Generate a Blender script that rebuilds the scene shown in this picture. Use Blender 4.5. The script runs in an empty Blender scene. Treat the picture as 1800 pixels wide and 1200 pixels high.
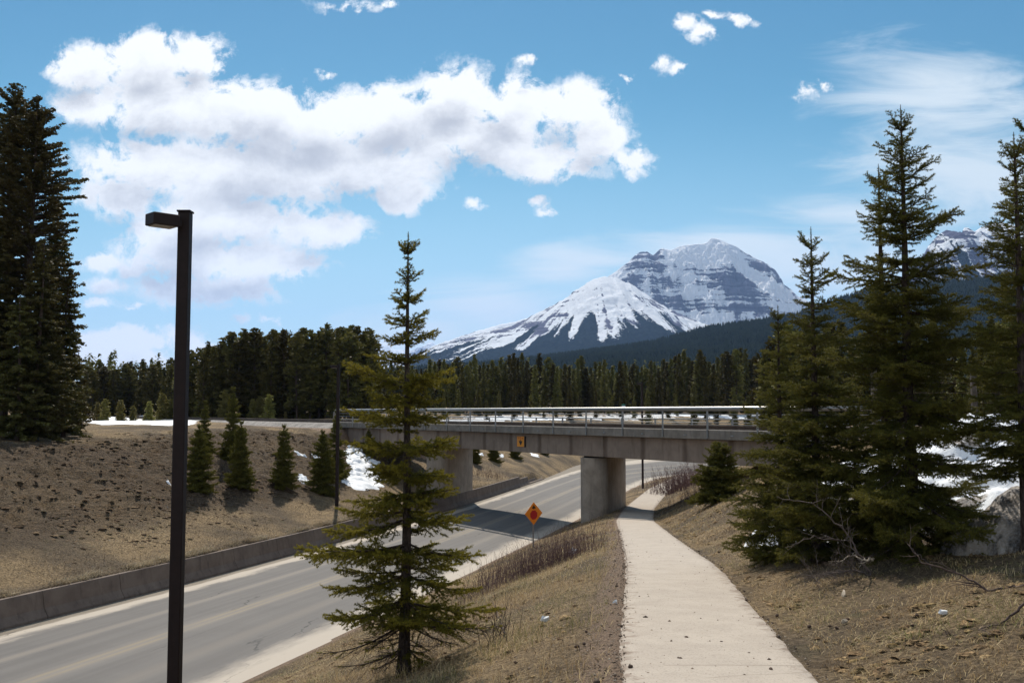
import bpy, math, random
import numpy as np
from mathutils import Vector, Matrix

# ------------------------------------------------------------------ camera, world, sun, exposure
scene = bpy.context.scene
COL = scene.collection
EYE = 6.8                      # camera height above the road surface
PITCH = math.radians(4.05)
F = 1750.0                     # focal length in pixels of the 1800 px wide photograph
cam_d = bpy.data.cameras.new("camera")
cam = bpy.data.objects.new("camera", cam_d)
COL.objects.link(cam)
cam.location = (0, 0, EYE)
cam.rotation_euler = (math.pi / 2 + PITCH, 0, 0)
cam_d.sensor_width = 36.0
cam_d.lens = 35.0
cam_d.clip_start = 0.1
cam_d.clip_end = 60000
scene.camera = cam

SUN_AZ = math.radians(-9.0)    # from +Y, towards +X
SUN_EL = math.radians(43.0)
sun_d = bpy.data.lights.new("sun", 'SUN')
sun_d.energy = 5.0
sun_d.angle = math.radians(0.53)
sun_d.color = (1.0, 0.93, 0.82)
sun = bpy.data.objects.new("sun", sun_d)
COL.objects.link(sun)
sdir = Vector((math.sin(SUN_AZ) * math.cos(SUN_EL), math.cos(SUN_AZ) * math.cos(SUN_EL), math.sin(SUN_EL)))
sun.rotation_euler = sdir.to_track_quat('Z', 'Y').to_euler()
sun.location = (0, 0, 60)

scene.view_settings.view_transform = 'Standard'
scene.view_settings.look = 'None'
scene.view_settings.exposure = 0.12
scene.view_settings.gamma = 1.0
scene.view_settings.use_curve_mapping = False
scene.cycles.max_bounces = 5
scene.cycles.diffuse_bounces = 2
scene.cycles.glossy_bounces = 2
scene.cycles.transparent_max_bounces = 8
scene.cycles.volume_bounces = 0

def ray(px, py):
    u = (px - 900) / F
    v = (600 - py) / F
    return np.array([u, math.cos(PITCH) - v * math.sin(PITCH), math.sin(PITCH) + v * math.cos(PITCH)])

def at(px, py, Y):
    d = ray(px, py)
    return np.array([d[0] / d[1] * Y, Y, EYE + d[2] / d[1] * Y])

# ---- small node helper
class G:
    def __init__(self, nt):
        self.nt = nt
        self.N = nt.nodes
        self.L = nt.links
    def n(self, kind, ins=None, out=0, **props):
        nd = self.N.new(kind)
        for k, v in props.items():
            setattr(nd, k, v)
        if ins:
            for k, v in ins.items():
                s = nd.inputs[k]
                if isinstance(v, bpy.types.NodeSocket):
                    self.L.new(v, s)
                else:
                    s.default_value = v
        return nd.outputs[out] if out is not None else nd
    def m(self, op, a, b=0.0, c=None, clamp=False):
        ins = {0: a, 1: b}
        if c is not None:
            ins[2] = c
        return self.n('ShaderNodeMath', ins, operation=op, use_clamp=clamp)
    def v(self, op, a, b=(0, 0, 0), out=0):
        return self.n('ShaderNodeVectorMath', {0: a, 1: b}, out=out, operation=op)
    def noise(self, vec, scale, detail=4, rough=0.55, dist=0.0, out=0, lac=2.0):
        return self.n('ShaderNodeTexNoise', {'Vector': vec, 'Scale': scale, 'Detail': detail, 'Roughness': rough,
                                             'Distortion': dist, 'Lacunarity': lac}, out=out)
    def rng(self, val, a, b, c=0.0, d=1.0, smooth=True):
        return self.n('ShaderNodeMapRange', {'Value': val, 'From Min': a, 'From Max': b, 'To Min': c, 'To Max': d},
                      interpolation_type='SMOOTHSTEP' if smooth else 'LINEAR')
    def mix(self, f, a, b, blend='MIX'):
        nd = self.N.new('ShaderNodeMix')
        nd.data_type = 'RGBA'
        nd.blend_type = blend
        for idx, v in ((0, f), (6, a), (7, b)):
            s = nd.inputs[idx]
            if isinstance(v, bpy.types.NodeSocket):
                self.L.new(v, s)
            elif idx == 0:
                s.default_value = v
            else:
                s.default_value = (*v, 1.0) if len(v) == 3 else v
        return nd.outputs[2]

# ---- world: physical sky plus clouds laid out by world direction
world = bpy.data.worlds.new("World")
scene.world = world
world.use_nodes = True
wn = world.node_tree
wn.nodes.clear()
g = G(wn)
sky = g.n('ShaderNodeTexSky', out=None, sky_type='NISHITA', sun_disc=False, sun_elevation=SUN_EL,
          sun_rotation=SUN_AZ, altitude=1600, air_density=1.0, dust_density=0.2, ozone_density=1.8)
tc = g.n('ShaderNodeTexCoord', out=None)
direc = tc.outputs['Generated']
sep = g.n('ShaderNodeSeparateXYZ', {0: direc}, out=None)
ysafe = g.m('MAXIMUM', sep.outputs[1], 0.02)
qx = g.m('DIVIDE', sep.outputs[0], ysafe)
qz = g.m('DIVIDE', sep.outputs[2], ysafe)
q = g.n('ShaderNodeCombineXYZ', {0: qx, 1: qz, 2: 0.0})
front = g.rng(sep.outputs[1], 0.25, 0.5)

def dirq(px, py):
    d = ray(px, py)
    return d[0] / d[1], d[2] / d[1]

CLOUD = [(150,115,62,45),(262,112,105,62),(350,105,60,42),(165,187,70,34),(270,185,140,60),(430,195,150,66),(560,215,130,66),
         (700,205,130,66),(800,165,80,66),(890,180,85,60),(1010,190,82,58),(1040,235,75,55),(1122,280,44,26),(960,285,110,38),
         (830,245,150,52),(640,290,160,62),(450,300,190,80),(270,290,150,55),(215,345,90,36),(400,385,190,52),(560,405,90,38),
         (700,345,70,34),(310,430,120,56),(420,465,150,42),(520,462,60,24),(380,512,130,30),(300,500,70,26),
         (172,460,58,20),(236,470,30,16),(185,502,42,13),(172,530,44,11),(240,537,20,7),(262,592,85,30),(180,615,80,42),
         (330,605,55,22),(245,625,130,24),(420,562,26,8),(468,562,18,9),(1208,40,22,16),(1232,60,28,18),(1292,31,26,11),(1258,27,20,8),
         (1176,108,18,11),(1202,120,22,11),(1412,163,28,18),(1447,146,16,12),(940,359,15,10),(953,373,14,9),(836,360,22,11),(618,8,62,14),(686,4,18,9),
         (930,108,18,10),(580,125,20,10),(1102,132,13,8),(665,607,45,14)]
cg = bpy.data.node_groups.new('cloud_field', 'ShaderNodeTree')
cg.interface.new_socket('P', in_out='INPUT', socket_type='NodeSocketVector')
cg.interface.new_socket('F', in_out='OUTPUT', socket_type='NodeSocketFloat')
h = G(cg)
gi = h.n('NodeGroupInput', out=None)
go = h.n('NodeGroupOutput', out=None)
acc = None
for (cx, cy, rx, ry) in CLOUD:
    a, b = dirq(cx, cy)
    sx, sy = 1.12 * rx / F, 1.12 * ry / F
    d = h.v('SUBTRACT', gi.outputs[0], (a, b, 0))
    d = h.v('MULTIPLY', d, (1 / sx, 1 / sy, 0))
    ln = h.v('LENGTH', d, out=1)
    # strength grows with size so that the middle of the bank is thick
    k = min(1.0, 0.30 + ry / 60.0)
    f = h.m('MULTIPLY_ADD', ln, -k, k)
    acc = f if acc is None else h.n('ShaderNodeMath', {0: acc, 1: f, 2: 0.30}, operation='SMOOTH_MAX')
h.L.new(acc, go.inputs[0])

def field(vec):
    nd = wn.nodes.new('ShaderNodeGroup')
    nd.node_tree = cg
    wn.links.new(vec, nd.inputs[0])
    return nd.outputs[0]

warp = g.noise(q, 9.0, 6, 0.62, out=1)
warp = g.v('SUBTRACT', warp, (0.5, 0.5, 0.5))
warp = g.v('MULTIPLY', warp, (0.055, 0.035, 0))
warp2 = g.v('MULTIPLY', g.v('SUBTRACT', g.noise(q, 48.0, 5, 0.65, out=1), (0.5, 0.5, 0.5)), (0.030, 0.020, 0))
qw = g.v('ADD', g.v('ADD', q, warp), warp2)
Fm = field(qw)
nz = g.noise(q, 26.0, 11, 0.66, 0.25)
nz2 = g.noise(g.v('MULTIPLY', q, (1.0, 2.0, 1.0)), 7.0, 6, 0.58, 0.3)
billow = g.m('ABSOLUTE', g.m('SUBTRACT', nz, 0.5))
dens = g.m('ADD', Fm, g.m('MULTIPLY', g.m('SUBTRACT', nz, 0.5), 1.85))
dens = g.m('ADD', dens, g.m('MULTIPLY', g.m('SUBTRACT', 0.08, billow), 0.8))
mask = g.rng(dens, 0.0, 0.46)
mask = g.m('MULTIPLY', mask, front)
Fup = field(g.v('ADD', qw, (0.006, 0.03, 0)))
shade = g.m('ADD', Fup, g.m('MULTIPLY', g.m('SUBTRACT', nz2, 0.5), 1.9))
shade = g.m('ADD', shade, g.m('MULTIPLY', g.m('SUBTRACT', nz, 0.5), 0.9))
shade = g.rng(shade, 0.10, 1.20)
ccol = g.mix(shade, (1.03, 1.03, 1.02), (0.53, 0.54, 0.57))
# thin high cloud, stretched along the wind
CIR = [(1660,165,230,95),(1720,320,260,110),(1520,385,230,60),(1000,470,130,42),(880,540,190,60),(740,590,150,60),(1430,470,260,90),(1300,430,200,60)]
cacc = None
for (cx, cy, rx, ry) in CIR:
    a, b = dirq(cx, cy)
    d = g.v('SUBTRACT', q, (a, b, 0))
    d = g.v('MULTIPLY', d, (F / rx / 1.25, F / ry / 1.25, 0))
    f = g.m('SUBTRACT', 1.0, g.v('LENGTH', d, out=1))
    cacc = f if cacc is None else g.n('ShaderNodeMath', {0: cacc, 1: f, 2: 0.3}, operation='SMOOTH_MAX')
qr = g.n('ShaderNodeMapping', {'Vector': q, 'Rotation': (0, 0, -0.25), 'Scale': (3.2, 13.0, 1.0)})
cn = g.noise(qr, 1.6, 7, 0.6, 1.1)
cir = g.rng(g.m('ADD', cacc, g.m('MULTIPLY', g.m('SUBTRACT', cn, 0.5), 2.0)), 0.0, 1.0)
cir = g.m('MULTIPLY', g.m('MULTIPLY', cir, front), 0.85)
skyc = g.n('ShaderNodeHueSaturation', {'Hue': 0.464, 'Saturation': 1.22, 'Value': 1.0, 'Color': sky.outputs[0]})
skyc = g.v('SCALE', skyc)
skyc.node.inputs['Scale'].default_value = 0.085
skyc = g.mix(g.m('MULTIPLY', g.rng(qz, 0.34, -0.02), 0.62), skyc, (0.60, 0.76, 0.83))
skyc = g.mix(g.m('MULTIPLY', g.rng(qz, 0.16, 0.52), 0.55), skyc, (0.060, 0.215, 0.44))
c1 = g.mix(cir, skyc, (0.80, 0.87, 0.90))
bk = g.noise(direc, 2.2, 6, 0.6, 0.3)  # cloud cover behind the camera, out of view, added to neutralise blue ambient light
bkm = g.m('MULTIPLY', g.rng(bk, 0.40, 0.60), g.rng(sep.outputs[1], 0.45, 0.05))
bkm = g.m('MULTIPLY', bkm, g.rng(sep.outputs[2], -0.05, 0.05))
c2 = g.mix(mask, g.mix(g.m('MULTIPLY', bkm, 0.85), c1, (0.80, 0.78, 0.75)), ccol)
bg = g.n('ShaderNodeBackground', {'Color': c2, 'Strength': 1.0})
wo = g.n('ShaderNodeOutputWorld', {'Surface': bg}, out=None)

# ------------------------------------------------------------------ numpy noise and mesh helpers
def _hash(ix, iy, seed):
    n = (ix.astype(np.int64) * 374761393 + iy.astype(np.int64) * 668265263 + seed * 1442695041) & 0xffffffff
    n = ((n ^ (n >> 13)) * 1274126177) & 0xffffffff
    n = (n ^ (n >> 16)) & 0xffffffff
    return n / 4294967295.0

def vnoise(x, y, seed=0):
    x = np.asarray(x, float); y = np.asarray(y, float)
    xi = np.floor(x); yi = np.floor(y)
    fx = x - xi; fy = y - yi
    fx = fx * fx * fx * (fx * (fx * 6 - 15) + 10); fy = fy * fy * fy * (fy * (fy * 6 - 15) + 10)
    a = _hash(xi, yi, seed); b = _hash(xi + 1, yi, seed)
    c = _hash(xi, yi + 1, seed); d = _hash(xi + 1, yi + 1, seed)
    return (a * (1 - fx) + b * fx) * (1 - fy) + (c * (1 - fx) + d * fx) * fy

def fbm(x, y, octv=4, seed=0, gain=0.5):
    s = 0; a = 1.0; tot = 0
    for o in range(octv):
        ca, sa = math.cos(o * 1.1), math.sin(o * 1.1)
        s = s + a * vnoise((x * ca - y * sa) * 2 ** o, (x * sa + y * ca) * 2 ** o, seed + o * 17)
        tot += a; a *= gain
    return s / tot

def ridged(x, y, octv=5, seed=0, gain=0.55):
    s = 0; a = 1.0; tot = 0
    for o in range(octv):
        ca, sa = math.cos(o * 0.9), math.sin(o * 0.9)
        n = vnoise((x * ca - y * sa) * 2 ** o, (x * sa + y * ca) * 2 ** o, seed + o * 31)
        s = s + a * (1 - np.abs(2 * n - 1)); tot += a; a *= gain
    return s / tot

def nmesh(name, V, Fs, mats, parent=None, attrs=None, smooth=False, mat_idx=None, link=True):
    me = bpy.data.meshes.new(name)
    V = np.ascontiguousarray(V, dtype=np.float32)
    if not isinstance(Fs, (list, tuple)):
        Fs = [Fs]
    Fs = [np.asarray(f, dtype=np.int32) for f in Fs if len(f)]
    nl = sum(f.size for f in Fs); nf = sum(len(f) for f in Fs)
    me.vertices.add(len(V)); me.vertices.foreach_set('co', V.ravel())
    me.loops.add(nl); me.polygons.add(nf)
    me.loops.foreach_set('vertex_index', np.concatenate([f.ravel() for f in Fs]))
    tot = np.concatenate([np.full(len(f), f.shape[1], dtype=np.int32) for f in Fs])
    st = np.concatenate([[0], np.cumsum(tot)[:-1]]).astype(np.int32)
    me.polygons.foreach_set('loop_start', st)
    if mat_idx is not None:
        me.polygons.foreach_set('material_index', np.asarray(mat_idx, dtype=np.int32))
    me.update(calc_edges=True)
    me.validate()
    if smooth:
        me.polygons.foreach_set('use_smooth', np.ones(len(me.polygons), dtype=bool))
    for k, a in (attrs or {}).items():
        a = np.asarray(a, dtype=np.float32)
        if a.ndim == 1:
            at_ = me.attributes.new(k, 'FLOAT', 'POINT'); at_.data.foreach_set('value', a)
        else:
            at_ = me.attributes.new(k, 'FLOAT_COLOR', 'POINT')
            if a.shape[1] == 3:
                a = np.concatenate([a, np.ones((len(a), 1), np.float32)], 1)
            at_.data.foreach_set('color', a.ravel())
    for m in (mats if isinstance(mats, (list, tuple)) else [mats]):
        me.materials.append(m)
    o = bpy.data.objects.new(name, me)
    if link:
        COL.objects.link(o)
    if parent is not None:
        o.parent = parent
    return o

def tag(o, label=None, cat=None, group=None, kind=None):
    if label: o['label'] = label
    if cat: o['category'] = cat
    if group: o['group'] = group
    if kind: o['kind'] = kind
    return o

def empty(name, loc, label, cat, group=None, rz=0.0):
    o = bpy.data.objects.new(name, None)
    COL.objects.link(o)
    o.location = loc; o.rotation_euler = (0, 0, rz)
    o.empty_display_size = 0.3
    return tag(o, label, cat, group)

class MB:
    """collects boxes, prisms and tubes and links them as one mesh"""
    def __init__(self):
        self.V = []; self.Q = []; self.T = []; self.P = []; self.nv = 0
    def add(self, V, quads=(), tris=(), polys=()):
        V = np.asarray(V, float)
        for f in quads: self.Q.append([i + self.nv for i in f])
        for f in tris: self.T.append([i + self.nv for i in f])
        for f in polys: self.P.append([i + self.nv for i in f])
        self.V.append(V); self.nv += len(V)
        return self
    def box(self, c, s, ax=None, bev=0.0):
        """c centre, s full sizes, ax 3x3 rows = axes"""
        c = np.asarray(c, float); s = np.asarray(s, float) / 2
        A = np.eye(3) if ax is None else np.asarray(ax, float)
        if bev <= 0:
            pts = np.array([[i, j, k] for k in (-1, 1) for j in (-1, 1) for i in (-1, 1)]) * s
            self.add(c + pts @ A, quads=[(0, 2, 3, 1), (4, 5, 7, 6), (0, 1, 5, 4), (2, 6, 7, 3), (0, 4, 6, 2), (1, 3, 7, 5)])
        else:
            b = bev
            prof = [(-s[0] + b, -s[1]), (s[0] - b, -s[1]), (s[0], -s[1] + b), (s[0], s[1] - b), (s[0] - b, s[1]), (-s[0] + b, s[1]), (-s[0], s[1] - b), (-s[0], -s[1] + b)]
            pr2 = [(x * (1 - b / s[0]), y * (1 - b / s[1])) for x, y in prof]
            rings = [(pr2, -s[2]), (prof, -s[2] + b), (prof, s[2] - b), (pr2, s[2])]
            V = np.array([[x, y, z] for p, z in rings for x, y in p])
            q_ = [(r * 8 + i, r * 8 + (i + 1) % 8, (r + 1) * 8 + (i + 1) % 8, (r + 1) * 8 + i) for r in range(3) for i in range(8)]
            self.add(c + V @ A, quads=q_, polys=[list(range(8))[::-1], list(range(24, 32))])
        return self
    def tube(self, pts, r, n=8, cap=True):
        P = np.asarray(pts, float); m = len(P)
        r = np.full(m, r) if np.isscalar(r) else np.asarray(r, float)
        T = np.gradient(P, axis=0); T /= np.linalg.norm(T, axis=1)[:, None] + 1e-12
        up = np.array([0, 0, 1.0]) if abs(T[0][2]) < 0.9 else np.array([1.0, 0, 0])
        V = []
        for i in range(m):
            a = np.cross(T[i], up); a /= np.linalg.norm(a) + 1e-12
            b = np.cross(a, T[i]); up = b
            th = np.arange(n) / n * 2 * math.pi
            V.append(P[i] + r[i] * (np.cos(th)[:, None] * a + np.sin(th)[:, None] * b))
        V = np.concatenate(V)
        q_ = [(i * n + j, i * n + (j + 1) % n, (i + 1) * n + (j + 1) % n, (i + 1) * n + j) for i in range(m - 1) for j in range(n)]
        self.add(V, quads=q_, polys=[list(range(n))[::-1], list(range((m - 1) * n, m * n))] if cap else ())
        return self
    def prism(self, poly, z0, z1, org=(0, 0, 0), ax=None):
        """poly 2-D (ccw), extruded z0..z1 in the frame org/ax"""
        A = np.eye(3) if ax is None else np.asarray(ax, float)
        n = len(poly)
        V = np.array([[x, y, z] for z in (z0, z1) for x, y in poly]) @ A + np.asarray(org, float)
        self.add(V, quads=[(i, (i + 1) % n, n + (i + 1) % n, n + i) for i in range(n)],
                 polys=[list(range(n))[::-1], list(range(n, 2 * n))])
        return self
    def build(self, name, mat, parent=None, smooth=False):
        me = bpy.data.meshes.new(name)
        V = np.concatenate(self.V) if self.V else np.zeros((0, 3))
        me.from_pydata([tuple(v) for v in V], [], self.Q + self.T + self.P)
        me.update()
        if smooth:
            me.polygons.foreach_set('use_smooth', np.ones(len(me.polygons), dtype=bool))
        me.materials.append(mat)
        o = bpy.data.objects.new(name, me)
        COL.objects.link(o)
        if parent is not None:
            o.parent = parent
        return o

# ------------------------------------------------------------------ materials
def new_mat(name):
    m = bpy.data.materials.new(name)
    m.use_nodes = True
    m.node_tree.nodes.clear()
    return m, G(m.node_tree)

def finish(g, col, rough=0.9, bump=None, bstr=0.4, bdist=0.02, spec=0.3, metal=0.0, normal=None):
    ins = {'Base Color': col, 'Roughness': rough, 'Specular IOR Level': spec, 'Metallic': metal}
    if bump is not None:
        ins['Normal'] = g.n('ShaderNodeBump', {'Height': bump, 'Strength': bstr, 'Distance': bdist})
    b = g.n('ShaderNodeBsdfPrincipled', ins, out=None)
    g.n('ShaderNodeOutputMaterial', {'Surface': b.outputs[0]}, out=None)
    return b

def obpos(g, which='Object'):
    return g.n('ShaderNodeTexCoord', out=None).outputs[which]

def wpos(g):
    return g.n('ShaderNodeNewGeometry', out=None).outputs['Position']

def attr(g, name, out=2):
    return g.n('ShaderNodeAttribute', out=None, attribute_name=name).outputs[out]

def simple(name, col, rough=0.7, var=0.15, scale=8.0, metal=0.0, spec=0.4, bstr=0.15, detail=5):
    m, g = new_mat(name)
    p = wpos(g)
    n1 = g.noise(p, scale, detail, 0.6)
    n2 = g.noise(p, scale * 0.13, 3, 0.5)
    f = g.m('ADD', g.m('MULTIPLY', n1, 0.6), g.m('MULTIPLY', n2, 0.4))
    f = g.rng(f, 0.3, 0.7)
    lo = tuple(c * (1 - var) for c in col); hi = tuple(min(1, c * (1 + var)) for c in col)
    finish(g, g.mix(f, lo, hi), rough, n1, bstr, 0.01, spec, metal)
    return m

M = {}
# ground: dead grass, soil, moss; 'zone' attribute 1 = dark rough upper bank
m, g = new_mat('ground_dead_grass'); M['ground'] = m
p = wpos(g)
big = g.noise(p, 0.22, 4, 0.55)
mid = g.noise(p, 1.6, 5, 0.6, 0.3)
fine = g.noise(p, 14.0, 6, 0.7, 0.4)
grain = g.noise(g.v('MULTIPLY', p, (1.0, 2.2, 1.0)), 60.0, 3, 0.6)
tan_ = g.mix(g.rng(fine, 0.32, 0.68), (0.10, 0.064, 0.034), (0.52, 0.37, 0.20))
grey = g.mix(g.rng(fine, 0.35, 0.68), (0.045, 0.032, 0.023), (0.205, 0.152, 0.100))
c = g.mix(g.rng(big, 0.38, 0.62), tan_, grey)
c = g.mix(g.m('MULTIPLY', g.rng(mid, 0.52, 0.72), 0.65), c, (0.085, 0.058, 0.038))
grn = g.noise(p, 0.9, 4, 0.6, out=0)
c = g.mix(g.m('MULTIPLY', g.rng(grn, 0.60, 0.74), 0.35), c, (0.11, 0.115, 0.045))
z = attr(g, 'zone')
up = g.mix(g.rng(fine, 0.36, 0.64), (0.024, 0.015, 0.010), (0.135, 0.088, 0.056))
clod = g.noise(g.v('MULTIPLY', p, (1.0, 0.7, 1.6)), 4.2, 5, 0.65, 0.5)
up = g.mix(g.m('MULTIPLY', g.rng(mid, 0.48, 0.64), 0.4), up, (0.17, 0.125, 0.082))
up = g.mix(g.m('MULTIPLY', g.rng(clod, 0.52, 0.40), 0.8), up, (0.020, 0.013, 0.010))
c = g.mix(z, c, up)
gr = attr(g, 'gravel')
grav = g.mix(g.rng(grain, 0.3, 0.7), (0.14, 0.090, 0.062), (0.44, 0.315, 0.225))
c = g.mix(g.rng(g.m('ADD', gr, g.m('MULTIPLY', g.m('SUBTRACT', fine, 0.5), 1.2)), 0.4, 0.6), c, grav)
c = g.mix(g.rng(grain, 0.35, 0.85, 0.0, 0.40), c, (0.42, 0.31, 0.185))
sn = attr(g, 'snow')
snm = g.rng(g.m('ADD', sn, g.m('MULTIPLY', g.m('SUBTRACT', mid, 0.5), 0.7)), 0.46, 0.54)
c = g.mix(snm, c, (0.86, 0.88, 0.91))
hgt = g.m('ADD', g.m('MULTIPLY', g.m('MULTIPLY', clod, z), 3.0), g.m('MULTIPLY', mid, 1.6))
hgt = g.m('ADD', hgt, g.m('ADD', fine, g.m('MULTIPLY', grain, 0.35)))
finish(g, c, 0.95, hgt, 1.0, 0.12, 0.12)

# road asphalt: dusty edges, wheel tracks, worn centre line
m, g = new_mat('asphalt_road'); M['road'] = m
ac = attr(g, 'across'); al = attr(g, 'along')
rv = g.n('ShaderNodeCombineXYZ', {0: g.m('MULTIPLY', ac, 3.0), 1: g.m('MULTIPLY', al, 0.06), 2: 0.0})
st = g.noise(rv, 1.0, 5, 0.6)
rv2 = g.n('ShaderNodeCombineXYZ', {0: ac, 1: g.m('MULTIPLY', al, 0.25), 2: 0.0})
edge = g.noise(rv2, 1.5, 6, 0.65)
p = wpos(g)
gn = g.noise(p, 90.0, 3, 0.6)
bl = g.noise(p, 0.5, 5, 0.6)
c = g.mix(g.rng(st, 0.35, 0.68), (0.165, 0.150, 0.137), (0.200, 0.183, 0.166))
c = g.mix(g.m('MULTIPLY', g.rng(bl, 0.4, 0.7), 0.45), c, (0.150, 0.138, 0.128))
c = g.mix(g.rng(gn, 0.3, 0.75, 0.0, 0.35), c, (0.065, 0.063, 0.062))
# tracks: two per lane (darker, polished); across runs 0..10.3 from the wall
def bump_at(c0, w, soft=0.35):
    return g.rng(g.m('ABSOLUTE', g.m('SUBTRACT', ac, c0)), w + soft, w)
for c0 in (2.1, 3.8, 6.4, 8.1):
    c = g.mix(g.m('MULTIPLY', bump_at(c0, 0.3, 0.7), 0.22), c, (0.115, 0.108, 0.103))
dust = (0.31, 0.265, 0.215)
c = g.mix(g.m('MULTIPLY', bump_at(2.95, 0.05, 0.22), 0.4), c, dust)
c = g.mix(g.m('MULTIPLY', bump_at(7.25, 0.08, 0.35), 0.22), c, dust)
line = g.m('MULTIPLY', g.m('MAXIMUM', bump_at(5.0, 0.05, 0.04), bump_at(5.28, 0.05, 0.04)), g.rng(edge, 0.38, 0.6, 0.25, 0.9))
c = g.mix(g.m('MULTIPLY', bump_at(5.15, 0.15, 0.30), 0.35), c, dust)
c = g.mix(g.m('MULTIPLY', line, 0.32), c, (0.34, 0.26, 0.13))
ed = g.m('MULTIPLY', g.m('SUBTRACT', edge, 0.5), 1.4)
eL = g.rng(g.m('ADD', ac, ed), 1.5, 1.0)
eR = g.rng(g.m('ADD', ac, ed), 8.5, 9.4)
c = g.mix(g.m('MULTIPLY', g.m('MAXIMUM', eL, eR), 0.9), c, (0.50, 0.43, 0.35))
gL = g.rng(g.m('ADD', ac, g.m('MULTIPLY', ed, 0.4)), 0.75, 0.55)
c = g.mix(g.m('MULTIPLY', gL, g.rng(gn, 0.2, 0.7, 0.6, 1.0)), c, (0.17, 0.14, 0.105))
# cracks and patches
cv = g.v('ADD', g.n('ShaderNodeCombineXYZ', {0: ac, 1: g.m('MULTIPLY', al, 0.16), 2: 0.0}),
         g.v('MULTIPLY', g.noise(rv2, 3.0, 4, 0.6, out=1), (0.7, 0.5, 0)))
vor = g.n('ShaderNodeTexVoronoi', {'Vector': cv, 'Scale': 0.55}, out=0, feature='DISTANCE_TO_EDGE')
crk = g.m('MULTIPLY', g.rng(vor, 0.010, 0.0), g.rng(g.noise(rv2, 0.5, 3, 0.5), 0.48, 0.6))
c = g.mix(g.m('MULTIPLY', crk, 0.75), c, (0.04, 0.04, 0.04))
finish(g, c, 0.85, g.m('SUBTRACT', g.m('MULTIPLY', gn, 0.5), crk), 0.35, 0.01, 0.15)

# path: pale dusty asphalt
m, g = new_mat('dusty_path'); M['path'] = m
p = wpos(g)
n1 = g.noise(p, 2.2, 6, 0.65, 0.3); n2 = g.noise(p, 45.0, 5, 0.75); n3 = g.noise(g.v('MULTIPLY', p, (0.8, 1.6, 1)), 3.5, 6, 0.7)
c = g.mix(g.rng(n1, 0.3, 0.7), (0.42, 0.355, 0.29), (0.48, 0.41, 0.335))
c = g.mix(g.rng(n3, 0.52, 0.75, 0.0, 0.12), c, (0.30, 0.26, 0.21))
c = g.mix(g.rng(g.noise(p, 0.7, 4, 0.6), 0.5, 0.72, 0.0, 0.15), c, (0.30, 0.26, 0.215))
c = g.mix(g.rng(n2, 0.52, 0.70, 0.0, 0.9), c, (0.19, 0.16, 0.13))
c = g.mix(g.rng(n2, 0.42, 0.30, 0.0, 0.5), c, (0.56, 0.49, 0.40))
ed = attr(g, 'edge')
c = g.mix(g.rng(g.m('ADD', ed, g.m('MULTIPLY', g.m('SUBTRACT', g.noise(p, 5.0, 6, 0.7), 0.5), 1.3)), 0.75, 1.05), c, (0.25, 0.19, 0.145))
ps = g.n('ShaderNodeSeparateXYZ', {0: p}, out=None)
wob = g.m('MULTIPLY', g.m('SUBTRACT', g.noise(p, 2.0, 3, 0.6), 0.5), 0.25)
def crackline(c, expr, lo, hi, w=0.012):
    k = g.rng(g.m('ABSOLUTE', expr), w, w * 0.3)
    seg = g.m('MULTIPLY', g.rng(ps.outputs[0], lo, lo + 0.05), g.rng(ps.outputs[0], hi, hi - 0.3))
    return g.mix(g.m('MULTIPLY', g.m('MULTIPLY', k, seg), 0.55), c, (0.17, 0.135, 0.10))
c = crackline(c, g.m('ADD', g.m('SUBTRACT', ps.outputs[1], 9.62), g.m('MULTIPLY', wob, 0.35)), 1.42, 3.2, 0.02)
c = crackline(c, g.m('ADD', g.m('SUBTRACT', ps.outputs[1], g.m('MULTIPLY_ADD', ps.outputs[0], 0.3, 8.5)), g.m('MULTIPLY', wob, 0.4)), 1.7, 2.9, 0.010)
for (yy, lo, hi) in ((15.3, 2.2, 4.0), (24.0, 2.8, 4.6)):
    c = crackline(c, g.m('ADD', g.m('SUBTRACT', ps.outputs[1], yy), wob), lo, hi, 0.012)
finish(g, c, 0.92, n2, 0.55, 0.012, 0.25)

# concrete kinds
def concrete(name, lo, hi, stain=(0.07, 0.055, 0.045), stain_amt=0.35, post_gap=None):
    m, g = new_mat(name)
    p = obpos(g)
    n1 = g.noise(p, 1.3, 6, 0.65, 0.4); n2 = g.noise(p, 35.0, 4, 0.6)
    run = g.noise(g.v('MULTIPLY', p, (1.0, 1.0, 0.12)), 4.0, 5, 0.65)
    c = g.mix(g.rng(n1, 0.3, 0.7), lo, hi)
    c = g.mix(g.m('MULTIPLY', g.rng(run, 0.5, 0.72), stain_amt), c, stain)
    c = g.mix(g.rng(n2, 0.3, 0.8, 0.0, 0.25), c, tuple(v * 0.6 for v in lo))
    if post_gap:
        s = g.n('ShaderNodeSeparateXYZ', {0: p}, out=None)
        fr = g.m('PINGPONG', g.m('ADD', s.outputs[0], post_gap[1]), post_gap[0] / 2)
        w = g.m('ADD', fr, g.m('MULTIPLY', g.m('SUBTRACT', g.noise(g.v('MULTIPLY', p, (1, 1, 0.4)), 3.0, 3, 0.5), 0.5), 0.25))
        k = g.m('MULTIPLY', g.rng(w, 0.30, 0.05), post_gap[2])
        c = g.mix(k, c, stain)
    finish(g, c, 0.9, g.m('ADD', n1, g.m('MULTIPLY', n2, 0.4)), 0.35, 0.015, 0.25)
    return m
M['girder'] = concrete('girder_concrete', (0.235, 0.180, 0.140), (0.315, 0.245, 0.192), (0.085, 0.055, 0.038), 0.35, (3.12, 0.2, 0.65))
M['curb'] = concrete('deck_curb_concrete', (0.175, 0.155, 0.130), (0.29, 0.26, 0.225), (0.07, 0.062, 0.055), 0.45)
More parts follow.
